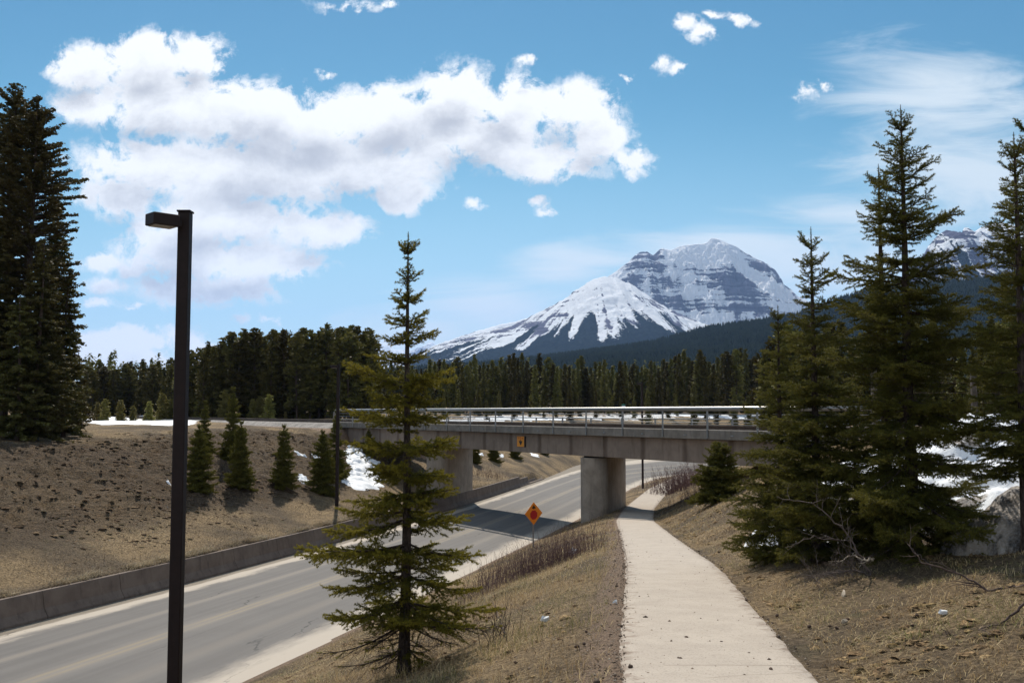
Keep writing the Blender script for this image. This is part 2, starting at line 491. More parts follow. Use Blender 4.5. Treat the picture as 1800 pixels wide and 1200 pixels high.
M['pier'] = concrete('pier_concrete', (0.27, 0.225, 0.18), (0.40, 0.335, 0.27), (0.10, 0.078, 0.06), 0.35)
M['barrier'] = concrete('barrier_concrete', (0.15, 0.112, 0.088), (0.215, 0.165, 0.130), (0.05, 0.037, 0.03), 0.5)
M['steel'] = simple('galvanised_steel', (0.30, 0.295, 0.285), 0.45, 0.15, 20, 0.75, 0.5)
M['rail_steel'] = simple('rusty_rail_steel', (0.10, 0.065, 0.045), 0.6, 0.3, 15, 0.4)
M['brown_paint'] = simple('dark_brown_painted_steel', (0.022, 0.012, 0.010), 0.6, 0.2, 12, 0.0, 0.25, 0.05)
M['lens'] = simple('dull_lamp_lens', (0.30, 0.26, 0.22), 0.3, 0.2, 20)
M['ballast'] = simple('ballast_stone', (0.27, 0.245, 0.22), 0.95, 0.55, 9.0, 0, 0.2, 0.9, 6)
M['sleeper'] = simple('dark_sleeper_wood', (0.055, 0.042, 0.034), 0.9, 0.3, 14)
M['orange'] = simple('orange_sign_sheeting', (0.78, 0.22, 0.012), 0.5, 0.06, 10, 0, 0.4, 0.02)
M['yellow'] = simple('amber_sign_sheeting', (0.80, 0.30, 0.02), 0.5, 0.08, 10, 0, 0.4, 0.02)
M['red'] = simple('red_sign_print', (0.42, 0.010, 0.012), 0.5, 0.08, 10, 0, 0.4, 0.02)
M['black'] = simple('black_sign_print', (0.012, 0.011, 0.010), 0.5, 0.1, 10, 0, 0.4, 0.02)
M['white'] = simple('white_sign_sheeting', (0.80, 0.80, 0.80), 0.5, 0.05, 10, 0, 0.4, 0.02)
M['teal'] = simple('green_sign_print', (0.02, 0.22, 0.17), 0.5, 0.05, 10, 0, 0.4, 0.02)
M['grey_metal'] = simple('weathered_sign_post', (0.22, 0.19, 0.17), 0.55, 0.2, 18, 0.5)
M['litter'] = simple('crumpled_white_paper', (0.75, 0.75, 0.74), 0.8, 0.1, 20)
M['bone_wood'] = simple('pale_split_wood', (0.42, 0.34, 0.25), 0.85, 0.25, 25)
M['dead_wood'] = simple('dead_grey_branch', (0.13, 0.10, 0.085), 0.9, 0.4, 12, 0, 0.2, 0.5)
M['dark_twig'] = simple('dark_brown_twig', (0.085, 0.058, 0.048), 0.9, 0.35, 12, 0, 0.2, 0.4)
M['stem'] = simple('dry_shrub_stem', (0.160, 0.098, 0.092), 0.9, 0.3, 6, 0, 0.2, 0.2)
M['cone'] = simple('brown_cone', (0.07, 0.04, 0.025), 0.9, 0.3, 60)
M['old_wood'] = simple('weathered_fence_wood', (0.085, 0.068, 0.055), 0.9, 0.25, 9)

m, g = new_mat('spruce_bark'); M['bark'] = m
p = wpos(g)
n = g.noise(g.v('MULTIPLY', p, (1, 1, 0.35)), 30.0, 5, 0.7)
finish(g, g.mix(g.rng(n, 0.35, 0.65), (0.035, 0.024, 0.019), (0.115, 0.082, 0.064)), 0.95, n, 0.8, 0.02, 0.15)

def foliage(name, a, b, young, ysel=0.62, scale=1.2, trans=0.3, objvar=0.0, spec=0.12):
    m, g = new_mat(name)
    p = wpos(g)
    n = g.noise(p, scale, 3, 0.6)
    n2 = g.noise(p, scale * 14, 2, 0.5)
    f = g.rng(g.m('ADD', g.m('MULTIPLY', n, 0.6), g.m('MULTIPLY', n2, 0.4)), 0.35, 0.65)
    c = g.mix(f, a, b)
    t = attr(g, 'tip')
    c = g.mix(g.m('MULTIPLY', t, ysel), c, young)
    if objvar:
        oi = g.n('ShaderNodeObjectInfo', out=None).outputs['Random']
        c = g.n('ShaderNodeHueSaturation', {'Hue': g.rng(oi, 0, 1, 0.47, 0.51, False), 'Saturation': 1.0,
                                            'Value': g.rng(oi, 0, 1, 1 - objvar, 1 + objvar, False), 'Color': c})
    d = g.n('ShaderNodeBsdfPrincipled', {'Base Color': c, 'Roughness': 0.6 if spec else 1.0, 'Specular IOR Level': spec}, out=None)
    tr = g.n('ShaderNodeBsdfTranslucent', {'Color': c})
    ms = g.n('ShaderNodeMixShader', {0: trans, 1: d.outputs[0], 2: tr})
    g.n('ShaderNodeOutputMaterial', {'Surface': ms}, out=None)
    return m
m, g = new_mat('tussock_turf'); M['tussock'] = m
p = wpos(g)
n = g.noise(g.v('MULTIPLY', p, (1, 1, 0.5)), 28.0, 5, 0.75, 0.4)
c = g.mix(g.rng(n, 0.35, 0.65), g.v('MULTIPLY', attr(g, 'col', 0), (0.35, 0.33, 0.32)), g.v('MULTIPLY', attr(g, 'col', 0), (1.35, 1.32, 1.25)))
finish(g, c, 0.95, n, 0.9, 0.04, 0.05)
M['needle_near'] = foliage('spruce_needles_yellow_green', (0.030, 0.040, 0.011), (0.074, 0.080, 0.017), (0.36, 0.29, 0.035), 0.78, trans=0.35)
M['needle_dark'] = foliage('spruce_needles_dark_green', (0.050, 0.060, 0.014), (0.105, 0.105, 0.022), (0.20, 0.17, 0.032), 0.7, trans=0.28)
M['needle_far'] = foliage('distant_conifer_needles', (0.036, 0.044, 0.014), (0.085, 0.086, 0.026), (0.145, 0.125, 0.034), 0.6, 0.25, 0.2, 0.5, 0.03)
M['needle_pine'] = foliage('tall_pine_needles', (0.040, 0.046, 0.014), (0.085, 0.084, 0.026), (0.15, 0.125, 0.034), 0.5, 0.4, 0.2, 0.15)
M['needle_young'] = foliage('young_pine_needles', (0.10, 0.105, 0.028), (0.17, 0.165, 0.045), (0.26, 0.23, 0.06), 0.5, 0.5, 0.3, 0.2)

m, g = new_mat('dry_grass_blades'); M['grass'] = m
c = attr(g, 'col', 0)
d = g.n('ShaderNodeBsdfPrincipled', {'Base Color': c, 'Roughness': 0.7, 'Specular IOR Level': 0.2}, out=None)
tr = g.n('ShaderNodeBsdfTranslucent', {'Color': c})
ms = g.n('ShaderNodeMixShader', {0: 0.3, 1: d.outputs[0], 2: tr})
g.n('ShaderNodeOutputMaterial', {'Surface': ms}, out=None)

m, g = new_mat('old_snow'); M['snow'] = m
p = wpos(g)
n1 = g.noise(p, 3.0, 6, 0.65, 0.3); n2 = g.noise(p, 25.0, 4, 0.6)
di = attr(g, 'dirt')
dm = g.rng(g.m('ADD', di, g.m('MULTIPLY', g.m('SUBTRACT', g.noise(p, 4.0, 7, 0.75, 0.5), 0.5), 1.3)), 0.35, 0.75)
c = g.mix(g.rng(n1, 0.3, 0.7), (0.80, 0.82, 0.85), (0.90, 0.91, 0.92))
dc = g.mix(g.rng(g.noise(g.v('MULTIPLY', p, (1, 1, 0.4)), 3.5, 7, 0.7, 0.6), 0.36, 0.62), (0.05, 0.038, 0.03), (0.36, 0.30, 0.24))
c = g.mix(g.m('MULTIPLY', dm, g.rng(n2, 0.2, 0.6, 0.75, 1.0)), c, dc)
finish(g, c, 0.7, g.m('ADD', n1, g.m('MULTIPLY', n2, 0.5)), 0.6, 0.05, 0.3)

# mountains: colour decided by 'snow' and 'forest' attributes plus fine noise
def mountain_mat(name, rock_lo, rock_hi, fscale=0.004):
    m, g = new_mat(name)
    p = wpos(g)
    s = g.n('ShaderNodeSeparateXYZ', {0: p}, out=None)
    n1 = g.noise(p, fscale, 8, 0.65, 0.2)
    n2 = g.noise(p, fscale * 9, 5, 0.7)
    strata = g.noise(g.n('ShaderNodeCombineXYZ', {0: g.m('MULTIPLY', s.outputs[0], 0.0008), 1: 0.0,
                     2: g.m('ADD', g.m('MULTIPLY', s.outputs[2], 0.034), g.m('MULTIPLY', n1, 2.2))}), 1.0, 5, 0.7)
    rock = g.mix(g.rng(strata, 0.35, 0.65), rock_lo, rock_hi)
    sn = attr(g, 'snow'); fo = attr(g, 'forest')
    sm = g.m('ADD', sn, g.m('MULTIPLY', g.m('SUBTRACT', strata, 0.5), 2.2))
    sm = g.m('ADD', sm, g.m('MULTIPLY', g.m('SUBTRACT', n2, 0.5), 0.7))
    c = g.mix(g.rng(sm, 0.42, 0.58), rock, (0.86, 0.88, 0.92))
    n3 = g.noise(p, 0.05, 3, 0.7)
    fm = g.m('ADD', fo, g.m('ADD', g.m('MULTIPLY', g.m('SUBTRACT', n2, 0.5), 1.0), g.m('MULTIPLY', g.m('SUBTRACT', n3, 0.5), 1.6)))
    c = g.mix(g.rng(fm, 0.45, 0.55), c, g.mix(g.rng(n2, 0.35, 0.65), (0.006, 0.009, 0.009), (0.016, 0.021, 0.017)))
    finish(g, c, 1.0, g.m('ADD', g.m('MULTIPLY', strata, 0.5), n2), 0.8, 18.0, 0.0)
    return m
M['mountain'] = mountain_mat('banded_rock_and_snow', (0.085, 0.085, 0.125), (0.18, 0.18, 0.25))
M['hill'] = simple('forested_hill_soil', (0.008, 0.011, 0.008), 1.0, 0.3, 0.02, 0, 0.0, 0.5)

# ------------------------------------------------------------------ terrain
def interp(pts):
    xs = np.array([p[0] for p in pts], float); ys = np.array([p[1] for p in pts], float)
    fine_x = np.linspace(xs[0], xs[-1], 4000)
    fy = np.interp(fine_x, xs, ys)
    w = 60
    k = np.ones(w) / w
    pad = np.concatenate([np.full(w, fy[0]) + (fine_x[1] - fine_x[0]) * np.arange(-w, 0) * (fy[1] - fy[0]) / (fine_x[1] - fine_x[0] + 1e-9), fy,
                          fy[-1] + np.arange(1, w + 1) * (fy[-1] - fy[-2])])
    sm = np.convolve(pad, k, 'same')[w:-w]
    def f(t):
        t = np.asarray(t, float)
        r = np.interp(t, fine_x, sm)
        s0 = (sm[1] - sm[0]) / (fine_x[1] - fine_x[0]); s1 = (sm[-1] - sm[-2]) / (fine_x[-1] - fine_x[-2])
        return r + np.where(t < xs[0], (t - xs[0]) * s0, 0) + np.where(t > xs[-1], (t - xs[-1]) * s1, 0)
    return f
XL = interp([(-40, -42.5), (0, -26.6), (20, -19.9), (31.4, -16.1), (40, -13.1), (51, -9.7), (70, -4.4), (80, -1.9), (101, 3.0), (115, 5.8), (125, 7.6), (140, 11.5), (160, 20), (200, 70), (260, 200)])
XR = interp([(-40, -27), (0, -14.2), (15, -10), (25, -7.0), (42, -2.1), (53.4, 1.2), (63.3, 4.0), (87.5, 10), (102.6, 14.5), (108, 18), (114, 24), (122, 38), (135, 75), (160, 150), (200, 260), (260, 420)])
XP = interp([(-10, 0.9), (0, 1.1), (8.9, 1.82), (12, 2.18), (18.7, 3.0), (30, 4.15), (47, 5.75), (58, 7.3), (70, 9.7), (80, 11.8), (104, 18.2), (112, 24), (125, 44), (160, 160), (260, 430)])
ZP = interp([(-10, 5.2), (0, 5.0), (8.9, 4.42), (12, 4.25), (18.7, 3.9), (30, 2.95), (47, 1.72), (58, 1.2), (72, 0.85), (104, 0.25), (112, 0.1), (260, 0.05)])
PW = 0.95                                     # half width of the path
BN0 = np.array([1.18, 59.0])                  # point on the near edge of the deck
BD = np.array([-0.542, 0.84]); BD /= np.linalg.norm(BD)
BNRM = np.array([BD[1], -BD[0]])              # away from the camera
BW = 6.2                                      # deck width
A_L, A_R = 27.5, -21.0                        # abutments along the bridge line
DECK = 5.95

def smooth01(t):
    t = np.clip(t, 0, 1)
    return t * t * (3 - 2 * t)

LB = interp([(0, 0.86), (1.0, 0.95), (3, 1.4), (6, 2.45), (9, 3.7), (12, 4.75), (15, 5.3), (18, 5.5), (30, 5.62), (60, 5.75), (150, 6.1), (400, 7.5)])

def terrain(x, y, detail=True):
    x = np.asarray(x, float); y = np.asarray(y, float)
    xl = XL(y); xr = XR(y); xp = XP(y); zp = ZP(y)
    u = xl - x
    far = smooth01((y - 120) / 120)
    lump = (fbm(x * 0.9, y * 0.9, 4, 3) - 0.5)
    wide = (fbm(x * 0.09, y * 0.09, 3, 8) - 0.5)
    # left bank behind the barrier
    zl = LB(np.maximum(u - 0.3, 0)) + wide * 0.9 * smooth01(u / 14) + lump * (0.10 + 0.26 * smooth01((u - 4) / 4) * smooth01((17 - u) / 4))
    # the barrier fades out beyond the bridge
    bf = smooth01((y - 98) / 6)
    zl = zl - bf * 0.8 * smooth01(1 - u / 2.5)
    zl = np.where(u < 0.42, -0.06 + (zl + 0.06) * np.clip((u - 0.15) / 0.25, 0, 1), zl)
    zl = zl + (fbm(x * 2.6, y * 2.6, 3, 13) - 0.5) * 0.50 * smooth01((u - 3) / 4) * smooth01((19 - u) / 4)
    # right of the road up to the path
    pe = xp - PW - 0.15
    span = np.maximum(pe - xr, 0.4)
    t = (x - xr) / span
    st_ = np.clip(t, 0, 1)
    prof = 0.35 * smooth01(st_) + 0.65 * st_
    zm = zp * prof + (lump * 0.16 + wide * 0.3) * smooth01(st_ * 4) * smooth01((1 - st_) * 5)
    # right of the path
    v = np.maximum(x - (xp + PW + 0.1), 0)
    kk = smooth01((y - 20) / 14) * smooth01((74 - y) / 14)
    rise = (1 - kk) * np.minimum(0.24 * v, 0.62 + 0.13 * np.maximum(v - 2.6, 0)) + kk * (0.50 * v)
    cap = 5.75 + 0.01 * v - zp
    cap = np.where(y < 45, np.maximum(cap, 0.9), cap)
    rise = np.where(rise < cap, rise, cap)
    rise = rise * (1 - 0.75 * smooth01((y - 75) / 20))
    zr = zp + rise + (lump * 0.20 + wide * 0.25) * smooth01(v / 0.8)
    z_ = np.where(x < xl, zl, np.where(x < xr, -0.06, np.where(x < xp - PW - 0.15, zm, np.where(x < xp + PW + 0.1, zp, zr))))
    z_ = np.where((x >= xl - 0.001) & (x < xr), -0.06, z_)
    # right-hand plateau rejoins the wide country behind
    z_ = np.where((x > xp + 12) & (y > 80), z_ + (5.9 - z_) * smooth01((x - xp - 12) / 25) * smooth01((112 - y) / 10), z_)
    # railway embankment
    rx = (x - BN0[0]); ry = (y - BN0[1])
    a = rx * BD[0] + ry * BD[1]
    pdist = rx * BNRM[0] + ry * BNRM[1] - BW / 2
    k = smooth01((6.2 - np.abs(pdist)) / 3.0)
    onl = smooth01((a - A_L) / 0.8); onr = smooth01((A_R - a) / 0.8)
    kz = k * np.maximum(onl, onr)
    z_ = z_ * (1 - kz) + 5.42 * kz
    # slopes up to the abutments under the deck
    q_ = smooth01((6.5 - np.abs(pdist)) / 2.5) * smooth01((a - A_L + 6) / 6) * (a < A_L) * (x < xl)
    z_ = z_ * (1 - q_) + np.minimum(z_, 4.0) * q_
    # wide country rises slowly towards the hills
    dist = np.maximum(y - 150, 0)
    z_ = z_ + 0.011 * dist * (y < 3500) * smooth01(dist / 60) * (x < xl)
    side = np.maximum(np.abs(x) - 150, 0)
    return z_

def nonuni(lo_far, lo, hi, hi_far, step, grow=1.12):
    mid_ = np.arange(lo, hi + 1e-6, step)
    l = []; s = step; p = lo
    while p > lo_far:
        s *= grow; p -= s; l.append(p)
    r = []; s = step; p = hi
    while p < hi_far:
        s *= grow; p += s; r.append(p)
    return np.concatenate([l[::-1], mid_, r])
gx = nonuni(-6000, -22, 32, 6000, 0.22, 1.10)
gy = nonuni(-60, 4, 112, 9000, 0.30, 1.09)
X, Y = np.meshgrid(gx, gy)
X = X + XL(np.clip(Y, -40, 104))
Z = terrain(X, Y)
nx, ny = len(gx), len(gy)
idx = np.arange(nx * ny).reshape(ny, nx)
Fq = np.stack([idx[:-1, :-1], idx[:-1, 1:], idx[1:, 1:], idx[1:, :-1]], -1).reshape(-1, 4)
u = XL(Y) - X
rx_ = X - BN0[0]; ry_ = Y - BN0[1]
aa = rx_ * BD[0] + ry_ * BD[1]; pd = rx_ * BNRM[0] + ry_ * BNRM[1] - BW / 2
zone = smooth01((u - 3.6) / 2.5) * smooth01((19 - u) / 5) * (Y < 78) * (0.8 + 0.4 * (fbm(X * 0.2, Y * 0.2, 3, 5) - 0.3))
zone = np.maximum(zone, 0.55 * smooth01((X - XP(Y) - 2.2) / 1.5) * (Y < 26))
d1 = XP(Y) - PW - X
gravel = np.where((d1 > -0.3) & (X > XR(Y)), smooth01(1.0 - d1 / 0.9), 0) * 0.75 * (Y < 60)
gravel = np.maximum(gravel, smooth01(1 - np.abs(X - XR(Y) - 0.2) / 0.7) * 0.7)
gravel = np.maximum(gravel, 0.95 * smooth01((5.6 - np.abs(pd)) / 1.5) * ((aa > A_L) | (aa < A_R)))
snow = np.zeros_like(X)
far_field = smooth01((pd - 6) / 6) * (u > 18) * smooth01((X + 30) / 25)
snow = np.maximum(snow, far_field * (0.12 + 0.72 * fbm(X * 0.05, Y * 0.03, 3, 21)))
snow = snow * (Y < 215)
ground = nmesh('ground', np.stack([X, Y, Z], -1).reshape(-1, 3), Fq, M['ground'], smooth=True,
               attrs={'zone': zone.ravel(), 'gravel': gravel.ravel(), 'snow': snow.ravel()})
tag(ground, kind='structure')

def ground_at(px, py, ymin=3.0, ymax=400.0):
    """the point of the terrain that stands at this place of the photograph"""
    d = ray(px, py)
    ys = np.concatenate([np.arange(ymin, 120, 0.05), np.arange(120, ymax, 0.5)])
    xs = d[0] / d[1] * ys; zs = EYE + d[2] / d[1] * ys
    t = terrain(xs, ys)
    hit = np.nonzero(zs <= t)[0]
    i = hit[0] if len(hit) else len(ys) - 1
    return np.array([xs[i], ys[i], float(t[i])])

def tz(x, y):
    return float(terrain(np.array([x]), np.array([y]))[0])

# road sheet
ys = np.concatenate([np.arange(-40, 130, 0.8), np.arange(130, 262, 2.0)])
na = 26
V = []; acr = []; alo = []
L = np.stack([XL(ys), ys], 1); R = np.stack([XR(ys) + 0.5, ys], 1)
cl = (L + R) / 2
dd = np.concatenate([[0], np.cumsum(np.linalg.norm(np.diff(cl, axis=0), axis=1))])
for j in range(na):
    t = j / (na - 1)
    P = L * (1 - t) + R * t
    V.append(np.stack([P[:, 0], P[:, 1], 0.03 * np.sin(np.pi * t) * np.ones(len(ys))], 1))
    acr.append(np.full(len(ys), t * 10.3)); alo.append(dd)
V = np.stack(V, 1).reshape(-1, 3); acr = np.stack(acr, 1).ravel(); alo = np.stack(alo, 1).ravel()
idx = np.arange(len(ys) * na).reshape(len(ys), na)
Fq = np.stack([idx[:-1, :-1], idx[:-1, 1:], idx[1:, 1:], idx[1:, :-1]], -1).reshape(-1, 4)
tag(nmesh('road', V, Fq, M['road'], smooth=True, attrs={'across': acr, 'along': alo}), kind='structure')

# path sheet with ragged edges
ys = np.concatenate([np.arange(-8, 70, 0.12), np.arange(70, 118, 0.4)])
na = 17
V = []; ed = []
slope = np.gradient(XP(ys), ys)
hw = (PW) * np.sqrt(1 + slope ** 2)
for j in range(na):
    t = j / (na - 1) * 2 - 1
    jit = ((fbm(ys * 2.9, np.full_like(ys, 3.0 + np.sign(t)), 4, 44) - 0.5) * 0.20) * (abs(t) > 0.95)
    x = XP(ys) + t * hw + jit
    V.append(np.stack([x, ys, ZP(ys) + 0.030 - 0.010 * t * t + 0.002 * (fbm(x * 1.2, ys * 1.2, 2, 9) - 0.5) - 0.06 * (abs(t) > 0.95)], 1))
    ed.append(np.full(len(ys), abs(t)))
V = np.stack(V, 1).reshape(-1, 3); ed = np.stack(ed, 1).ravel()
idx = np.arange(len(ys) * na).reshape(len(ys), na)
Fq = np.stack([idx[:-1, :-1], idx[:-1, 1:], idx[1:, 1:], idx[1:, :-1]], -1).reshape(-1, 4)
tag(nmesh('path', V, Fq, M['path'], smooth=True, attrs={'edge': ed}), kind='structure')

# ------------------------------------------------------------------ concrete barrier along the road (one precast run)
wall = empty('roadside_barrier', (XL(50.0), 50.0, 0), 'long low brown concrete barrier of joined sections holding back the left bank beside the road', 'barrier')
W0 = Vector(wall.location)
prof = [(0.0, -0.05), (0.0, 0.08), (-0.16, 0.34), (-0.24, 0.84), (-0.26, 0.90), (-0.44, 0.90), (-0.46, 0.84), (-0.46, -0.05)]
yb = 6.0
seg = 0
while yb < 100:
    y1 = yb + 3.6 / 1.05
    mb = MB()
    n = 3
    rows = []
    hh = 1.0 if y1 < 93 else max(0.12, 1 - (y1 - 93) / 9)
    for k in range(n + 1):
        yy = yb + 0.012 + (y1 - yb - 0.024) * k / n
        s = (float(XL(yy + 0.1)) - float(XL(yy - 0.1))) / 0.2
        nrm = np.array([1.0, -s]) / math.hypot(1, s)
        for (a, z_) in prof:
            rows.append([float(XL(yy)) + nrm[0] * (a + 0.1) - W0[0], yy + nrm[1] * (a + 0.1) - W0[1], z_ * (hh if z_ > 0.1 else 1)])
    m_ = len(prof)
    mb.add(rows, quads=[(k * m_ + i, (k + 1) * m_ + i, (k + 1) * m_ + i + 1, k * m_ + i + 1) for k in range(n) for i in range(m_ - 1)],
           polys=[list(range(m_)), list(range(n * m_, (n + 1) * m_))[::-1]])
    mb.build('barrier_section', M['barrier'], wall)
    yb = y1

# ------------------------------------------------------------------ bridge
B3 = np.array([[BD[0], BD[1], 0], [BNRM[0], BNRM[1], 0], [0, 0, 1.0]])   # local axes: along, away, up
bridge = empty('railway_bridge', (BN0[0], BN0[1], 0), 'grey concrete railway bridge on piers crossing over the road and path', 'bridge')
bridge.rotation_euler = (0, 0, math.atan2(BD[1], BD[0]))
# with this rotation local +X runs along BD (to the left and away) and local -Y points away from the camera
def bl(a, w, z_):
    return (a, -w, z_)
SOF = 4.38
def bbox(mb, a0, a1, w0, w1, z0, z1, bev=0.0):
    mb.box(((a0 + a1) / 2, -(w0 + w1) / 2, (z0 + z1) / 2), (abs(a1 - a0), abs(w1 - w0), abs(z1 - z0)), bev=bev)
A0, A1 = -24.0, 30.0
for (w0, w1) in ((0.0, 0.42), (BW - 0.42, BW)):
    a = A0
    cb = MB()
    while a < A1:
        bbox(cb, a + 0.012, min(a + 9.36, A1) - 0.012, w0, w1, 5.52, DECK + 0.02, 0.025)
        a += 9.36
    cb.build('deck_curb', M['curb'], bridge)
mb = MB(); bbox(mb, A0, A1, 0.421, BW - 0.421, 5.50, 5.74); mb.build('deck_slab', M['curb'], bridge)
mb = MB(); bbox(mb, A0, A1, 0.45, BW - 0.45, 5.741, 5.86); mb.build('ballast_bed', M['ballast'], bridge)
for (w0, w1) in ((0.40, 1.5), (1.9, 3.0), (3.2, 4.3), (BW - 1.5, BW - 0.40)):
    gm = MB()
    joints = [A0, -6.32, 10.9, A1]
    for k in range(3):
        bbox(gm, joints[k] + 0.015, joints[k + 1] - 0.015, w0, w1, SOF, 5.499, 0.02)
    gm.build('girder', M['girder'], bridge)
# web stiffener ribs standing slightly proud under every third railing post are stains in the material; bolts on the curb
POST0 = 0.9; GAP = 3.12
for i in range(-7, 9):
    a = POST0 + i * GAP + GAP / 2
    bo = MB(); bbox(bo, a - 0.09, a + 0.09, -0.03, 0.0, 5.68, 5.74); bo.build('anchor_plate', M['steel'], bridge)
# railing: near side
RT = 6.95
def railing(name_parent, w, top, thick, posts_to, mats):
    tp = MB()
    pts = [bl(A1 - 0.35, w, 5.95), bl(A1 - 0.35, w, top - 0.42), bl(A1 - 0.43, w, top - 0.20), bl(A1 - 0.62, w, top - 0.06), bl(A1 - 0.9, w, top)] + \
          [bl(a, w, top) for a in np.arange(A1 - 3, A0, -3)] + [bl(A0, w, top)]
    tp.tube(pts, thick, 10)
    tp.build('top_rail', mats, name_parent, True)
    for zz, r in ((top - 0.26, 0.020), (top - 0.50, 0.018), (top - 0.74, 0.018)):
        mb = MB(); mb.tube([bl(A1 - 0.4, w, zz), bl(3, w, zz), bl(A0, w, zz)], r, 6)
        mb.build('mid_rail', mats, name_parent, True)
    for i in range(-8, 10):
        a = POST0 + i * GAP
        if A0 < a < A1 - 0.6:
            mb = MB(); bbox(mb, a - 0.035, a + 0.035, w - 0.03, w + 0.03, 5.60, top)
            bbox(mb, a - 0.08, a + 0.08, w - 0.012, w + 0.035, 5.58, 5.60)
            mb.build('railing_post', mats, name_parent)
near_r = empty('bridge_railing', bridge.location, 'long pale steel railing with bent end on the near side of the bridge', 'railing')
near_r.rotation_euler = bridge.rotation_euler
railing(near_r, -0.035, RT, 0.105, 0, M['steel'])
far_r = empty('low_railing', bridge.location, 'lower thin steel railing along the far side of the bridge deck', 'railing')
far_r.rotation_euler = bridge.rotation_euler
for zz in (6.42, 6.22):
    mb = MB(); mb.tube([bl(A1, BW - 0.15, zz), bl(3, BW - 0.15, zz), bl(A0, BW - 0.15, zz)], 0.025, 6); mb.build('rail', M['steel'], far_r, True)
for i in range(-7, 9):
    a = POST0 + 1.3 + i * GAP
    mb = MB(); bbox(mb, a - 0.04, a + 0.04, BW - 0.19, BW - 0.11, 5.97, 6.44); mb.build('post', M['steel'], far_r)
# piers: round-ended walls in line with the road
def pier(acen, label):
    c = BN0 + BD * acen + BNRM * (BW / 2)
    s = float((XL(c[1] + 3) - XL(c[1] - 3)) / 6)
    d = np.array([s, 1.0]) / math.hypot(s, 1)
    half = (BW / 2 - 0.5) / abs(np.dot(d, BNRM))
    o = empty('bridge_pier', (c[0], c[1], tz(c[0], c[1]) - 0.6), label, 'pier', 'wall piers carrying the bridge', math.atan2(d[1], d[0]))
    th = 0.78
    z0 = o.location.z
    poly = []
    for k in range(13):
        t = -math.pi / 2 + math.pi * k / 12
        poly.append((half - 0.5 + 0.5 * math.cos(t), th * math.sin(t)))
    for k in range(13):
        t = math.pi / 2 + math.pi * k / 12
        poly.append((-half + 0.5 + 0.5 * math.cos(t), th * math.sin(t)))
    mb = MB(); mb.prism(poly, -0.6, SOF - 0.10 - z0); mb.build('pier_wall', M['pier'], o)
    mb = MB(); mb.box((0, 0, SOF - 0.05 - z0), (2 * half - 0.9, 2 * th - 0.4, 0.098)); mb.build('bearing_pad', M['black'], o)
    return o
pier(-2.9, 'thick round-ended concrete pier between the road and the footpath')
pier(15.3, 'pale concrete pier on the far bank, half hidden behind the foreground spruce')
for (a0, a1, lab) in ((A_L, A_L + 1.2, 'dark shaded concrete abutment under the left end of the bridge'), (A_R - 1.2, A_R, 'concrete abutment under the right end of the bridge behind the spruces')):
    o = empty('bridge_abutment', (*(BN0 + BD * a0), 0), lab, 'abutment')
    o.rotation_euler = bridge.rotation_euler
    mb = MB()
    mb.box((0.6, -(BW / 2), 3.1), (1.2, BW + 0.6, SOF * 2 - 0.12 - 6.2), bev=0.02)
    mb.build('seat_wall', M['pier'], o)
# clearance sign on the girder
def sign_panel(o, poly, mat, th, ax, org, name='panel'):
    mb = MB(); mb.prism(poly, 0, th, org, ax); return mb.build(name, mat, o)
sg = empty('clearance_sign', (0, 0, 0), 'small amber clearance sign with red marks and black down arrow on the bridge girder', 'sign')
sg.rotation_euler = bridge.rotation_euler
a_s = 1.18  # placed below from its picture position
sp = BN0 + BD * 1.75
sg.location = (sp[0], sp[1], 5.02)
# local: x along bridge (to the left), -y away; the panel faces +y (the camera side)
SA = np.array([[-1.0, 0, 0], [0, 0, 1.0], [0, 1.0, 0]])
sign_panel(sg, [(-.40, -.31), (.40, -.31), (.40, .31), (-.40, .31)], M['yellow'], 0.03, SA, (0, -0.38, 0))
mb = MB(); mb.box((-0.47, -0.36, 0.0), (0.07, 0.10, 0.66)); mb.build('bracket', M['black'], sg)
arrow = [(-.035, .10), (-.035, 0.0), (-.17, 0.06), (-.17, -.02), (0, -.24), (.17, -.02), (.17, 0.06), (.035, 0.0), (.035, .10)]
sign_panel(sg, arrow[::1], M['black'], 0.006, SA, (0, -0.349, 0), 'arrow')
def text(body, size, mat, parent, M4, name='lettering', ext=0.003):
    cu = bpy.data.curves.new(name, 'FONT'); cu.body = body; cu.size = size; cu.extrude = ext
    cu.align_x = 'CENTER'; cu.align_y = 'CENTER'; cu.materials.append(mat)
    t = bpy.data.objects.new('text_source', cu); COL.objects.link(t)
    bpy.context.view_layer.update()
    me = bpy.data.meshes.new_from_object(t.evaluated_get(bpy.context.evaluated_depsgraph_get()))
    COL.objects.unlink(t); bpy.data.objects.remove(t)
    o = bpy.data.objects.new(name, me); COL.objects.link(o); o.parent = parent
    o.matrix_local = M4
    return o
Mt = Matrix(((-1, 0, 0, 0), (0, 0, 1, -0.346), (0, 1, 0, 0.20), (0, 0, 0, 1)))
for i_, ch_ in enumerate('4.5 m'):
    if ch_ != ' ':
        Mc = Mt.copy(); Mc[0][3] = -(-0.20 + 0.10 * i_)
        text(ch_, 0.20, M['red'], sg, Mc, 'character')

